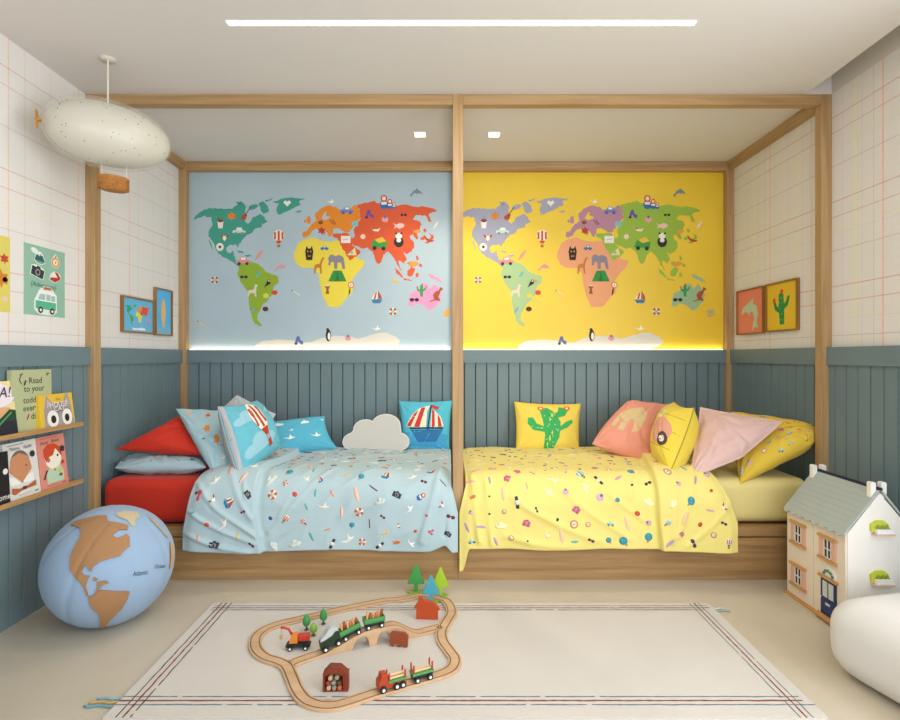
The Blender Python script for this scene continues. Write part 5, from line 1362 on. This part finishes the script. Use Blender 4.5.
def art_left(mb, fn, H):
    draw(mb, fn, [(rc(0, 0, 1, H), '#ead9a0'), ([(.0, 0), (1, 0), (1, .45 * H), (.75, .5 * H), (.4, .15 * H)], '#24402f'), ([(.3, 0), (1, 0), (1, .25 * H), (.7, .28 * H)], '#1f2430'), ([(0, .3 * H), (.2, .35 * H), (.6, .55 * H), (.9, .5 * H), (.7, .35 * H), (.3, .1 * H)], '#d9a878'),
        ([(.15, 0), (.5, 0), (.45, .14 * H), (.2, .1 * H)], '#4f8fc0'), (ell(.55, .74 * H, .46, .23 * H, 22), '#ece2ee'), (ell(.12, .3 * H, .13, .16, 12), '#c8503a'), (bar(.5, .12 * H, .9, .42 * H, .03), '#4f9a5a')], h0=.0008)
    text(mb, fn, 'A!', .66, .70 * H, .26, '#3a3440', h=.006, width=.26, shear=.3)
book('colourful illustrated book with a white speech bubble left of the sage green one', 2.22, 2.482, ZS1, .245, .012, '#e6dc8a', art_left, xf=-1.985)
def art_cat(mb, fn, H):
    g, d = '#a39a9c', '#6f676c'
    draw(mb, fn, [([(.10, 0), (.13, .55 * H), (.22, .98 * H), (.38, .72 * H), (.70, .74 * H), (.80, .99 * H), (.86, .98 * H), (.93, .55 * H), (.98, 0)], g), ([(.2, .6 * H), (.24, .88 * H), (.33, .7 * H)], '#c9b5b8'), ([(.76, .74 * H), (.81, .9 * H), (.87, .6 * H)], '#c9b5b8'), (rc(.30, .46 * H, .82, .50 * H), d)], h0=.0008)
    r = random.Random(6)
    for _ in range(60):
        x, y = r.uniform(.15, .93), r.uniform(.03, .6) * H
        draw(mb, fn, [(bar(x, y, x + r.uniform(-.02, .02), y + .08, .010), (d, '#8a8084', '#c2babc')[r.randrange(3)])], h0=.0018)
    draw(mb, fn, [(ell(.34, .27 * H, .165, .25 * H, 22), '#f2efe8'), (ell(.76, .27 * H, .155, .25 * H, 22), '#f2efe8'), (ell(.35, .25 * H, .075, .12 * H, 16), '#1d1a1a'), (ell(.75, .25 * H, .07, .12 * H, 16), '#1d1a1a')], h0=.0026)
    text(mb, fn, 'HOUSE', .27, .60 * H, .17, '#f6ece6', width=.165, h=.004); text(mb, fn, 'CAT', .38, .48 * H, .15, '#f6ece6', width=.17, h=.005)
    text(mb, fn, 'the', .48, .80 * H, .09, '#8a7a2c', width=.10, h=.003)
book('small thick yellow book with a wide-eyed grey cat', 2.608, 2.842, ZS1, .168, .034, '#e3bf3f', art_cat, xf=-1.972)
def art_face(mb, fn, H):
    draw(mb, fn, [(ell(.45, .60 * H, .30, .25 * H, 22), '#6d6560'), ([(.14, .60 * H), (.2, .74 * H), (.45, .80 * H), (.7, .72 * H), (.76, .60 * H), (.78, .48 * H), (.62, .38 * H), (.5, .30 * H), (.45, .27 * H), (.4, .31 * H), (.22, .42 * H), (.1, .5 * H)], '#c98a63'), (ell(.62, .56 * H, .025, .02, 8), '#3a2a24'), (bar(.58, .5 * H, .62, .49 * H, .012), '#7a4a38'),
        ([(.05, .42 * H), (.2, .40 * H), (.42, .26 * H), (.62, .38 * H), (.8, .42 * H), (.8, .26 * H), (.1, .26 * H)], '#eef0ea'), ([(.42, .27 * H), (.48, .27 * H), (.47, .36 * H), (.40, .36 * H)], '#c98a63'), ([(.12, .12 * H), (.12, .22 * H), (.35, .18 * H), (.5, .19 * H), (.62, .20 * H), (.86, .26 * H), (.86, .16 * H), (.6, .15 * H), (.42, .14 * H), (.2, .09 * H)], '#b0603a'), (rc(.43, .145 * H, .55, .20 * H), '#5a2f22'), (ell(.83, .74 * H, .08, .08, 14), '#2c2c30')], h0=.0008)
    text(mb, fn, 'Mahatma', .14, .865 * H, .11, '#2c2c30', width=.085, h=.006, shear=.2); text(mb, fn, 'Gandhi', .56, .865 * H, .11, '#2c2c30', width=.09, h=.006, shear=.2)
    draw(mb, fn, [(bar(.12, .95 * H, .6, .96 * H, .014), '#6d6d70'), (bar(.3, .06 * H, .7, .08 * H, .012), '#9a9a9c'), (bar(.80, .06 * H, .92, .07 * H, .025), '#4a4a4e')])
book('white picture book with a drawn face and orange bow shape', 2.428, 2.622, ZS2, .262, .012, '#dcdcd8', art_face, xf=-1.985)
def art_red(mb, fn, H):
    draw(mb, fn, [([(.24, .10 * H), (.22, .28 * H), (.4, .42 * H), (.75, .42 * H), (.86, .28 * H), (.84, .10 * H)], '#b5d6b8'), (ell(.52, .56 * H, .30, .20 * H, 22), '#f1eddc'), ([(.2, .62 * H), (.18, .75 * H), (.35, .84 * H), (.6, .84 * H), (.82, .74 * H), (.84, .55 * H), (.72, .66 * H), (.62, .74 * H), (.52, .62 * H), (.38, .60 * H), (.26, .5 * H)], '#c9491f'),
        (ell(.68, .60 * H, .035, .035, 10), '#2c2424'), (ell(.34, .54 * H, .06, .06, 10), '#d96a58'), ([(.48, .36 * H), (.58, .36 * H), (.54, .30 * H)], '#d9822a'), (ell(.74, .30 * H, .07, .05, 10), '#d6cf5a'), (ell(.72, .22 * H, .07, .04, 10), '#a5432c'), (bar(.12, .20 * H, .24, .36 * H, .04), '#3a2020'), (rc(.78, .42 * H, .88, .48 * H), '#b83a30'), (ell(.86, .71 * H, .085, .085, 14), '#33343a')], h0=.0008)
    text(mb, fn, 'David', .08, .85 * H, .12, '#7a2a28', width=.12, h=.006, shear=.1, rot=.03); text(mb, fn, 'Bowie', .48, .865 * H, .12, '#7a2a28', width=.115, h=.006, shear=.1, rot=.03)
    draw(mb, fn, [(bar(.12, .955 * H, .75, .965 * H, .012), '#a85a50'), (bar(.2, .06 * H, .6, .065 * H, .012), '#a85a50'), (bar(.75, .055 * H, .9, .06 * H, .025), '#7a4a48')])
book('salmon pink picture book with a drawn red-haired child', 2.626, 2.812, ZS2, .262, .012, '#dc8f80', art_red, xf=-1.985)
def art_black(mb, fn, H):
    text(mb, fn, 'home', .70, .10 * H, .13, '#f2f0ea', width=.13, h=.002); draw(mb, fn, [(ell(.93, .62 * H, .05, .05, 10), '#e0e0dc')])
book('thick black book at the left end of the lower ledge', 2.15, 2.424, ZS2, .235, .040, '#17171a', art_black, xf=-1.972)
# ------------------------------------------------------------------ world, camera, colour
w = bpy.data.worlds.new('world'); SC.world = w; w.use_nodes = True
w.node_tree.nodes['Background'].inputs[0].default_value = (.85, .92, 1.0, 1); w.node_tree.nodes['Background'].inputs[1].default_value = 1.0
cd = bpy.data.cameras.new('camera'); cam = bpy.data.objects.new('camera', cd); COL.objects.link(cam)
cd.sensor_width = 36; cd.lens = 36 * F / 900; cd.clip_start = .05; cd.shift_y = -(360 - CY) / 900
cam.location = (0, 0, EYE); cam.rotation_euler = (math.radians(90), 0, 0)
SC.camera = cam
vs_ = SC.view_settings; vs_.view_transform = 'Standard'; vs_.look = 'None'; vs_.gamma = 1; vs_.exposure = -0.05; vs_.use_curve_mapping = False
SC.cycles.use_denoising = True
SC.cycles.max_bounces = 8; SC.cycles.diffuse_bounces = 5; SC.cycles.glossy_bounces = 3; SC.cycles.transparent_max_bounces = 6
SC.cycles.caustics_reflective = False; SC.cycles.caustics_refractive = False; SC.cycles.sample_clamp_indirect = 4
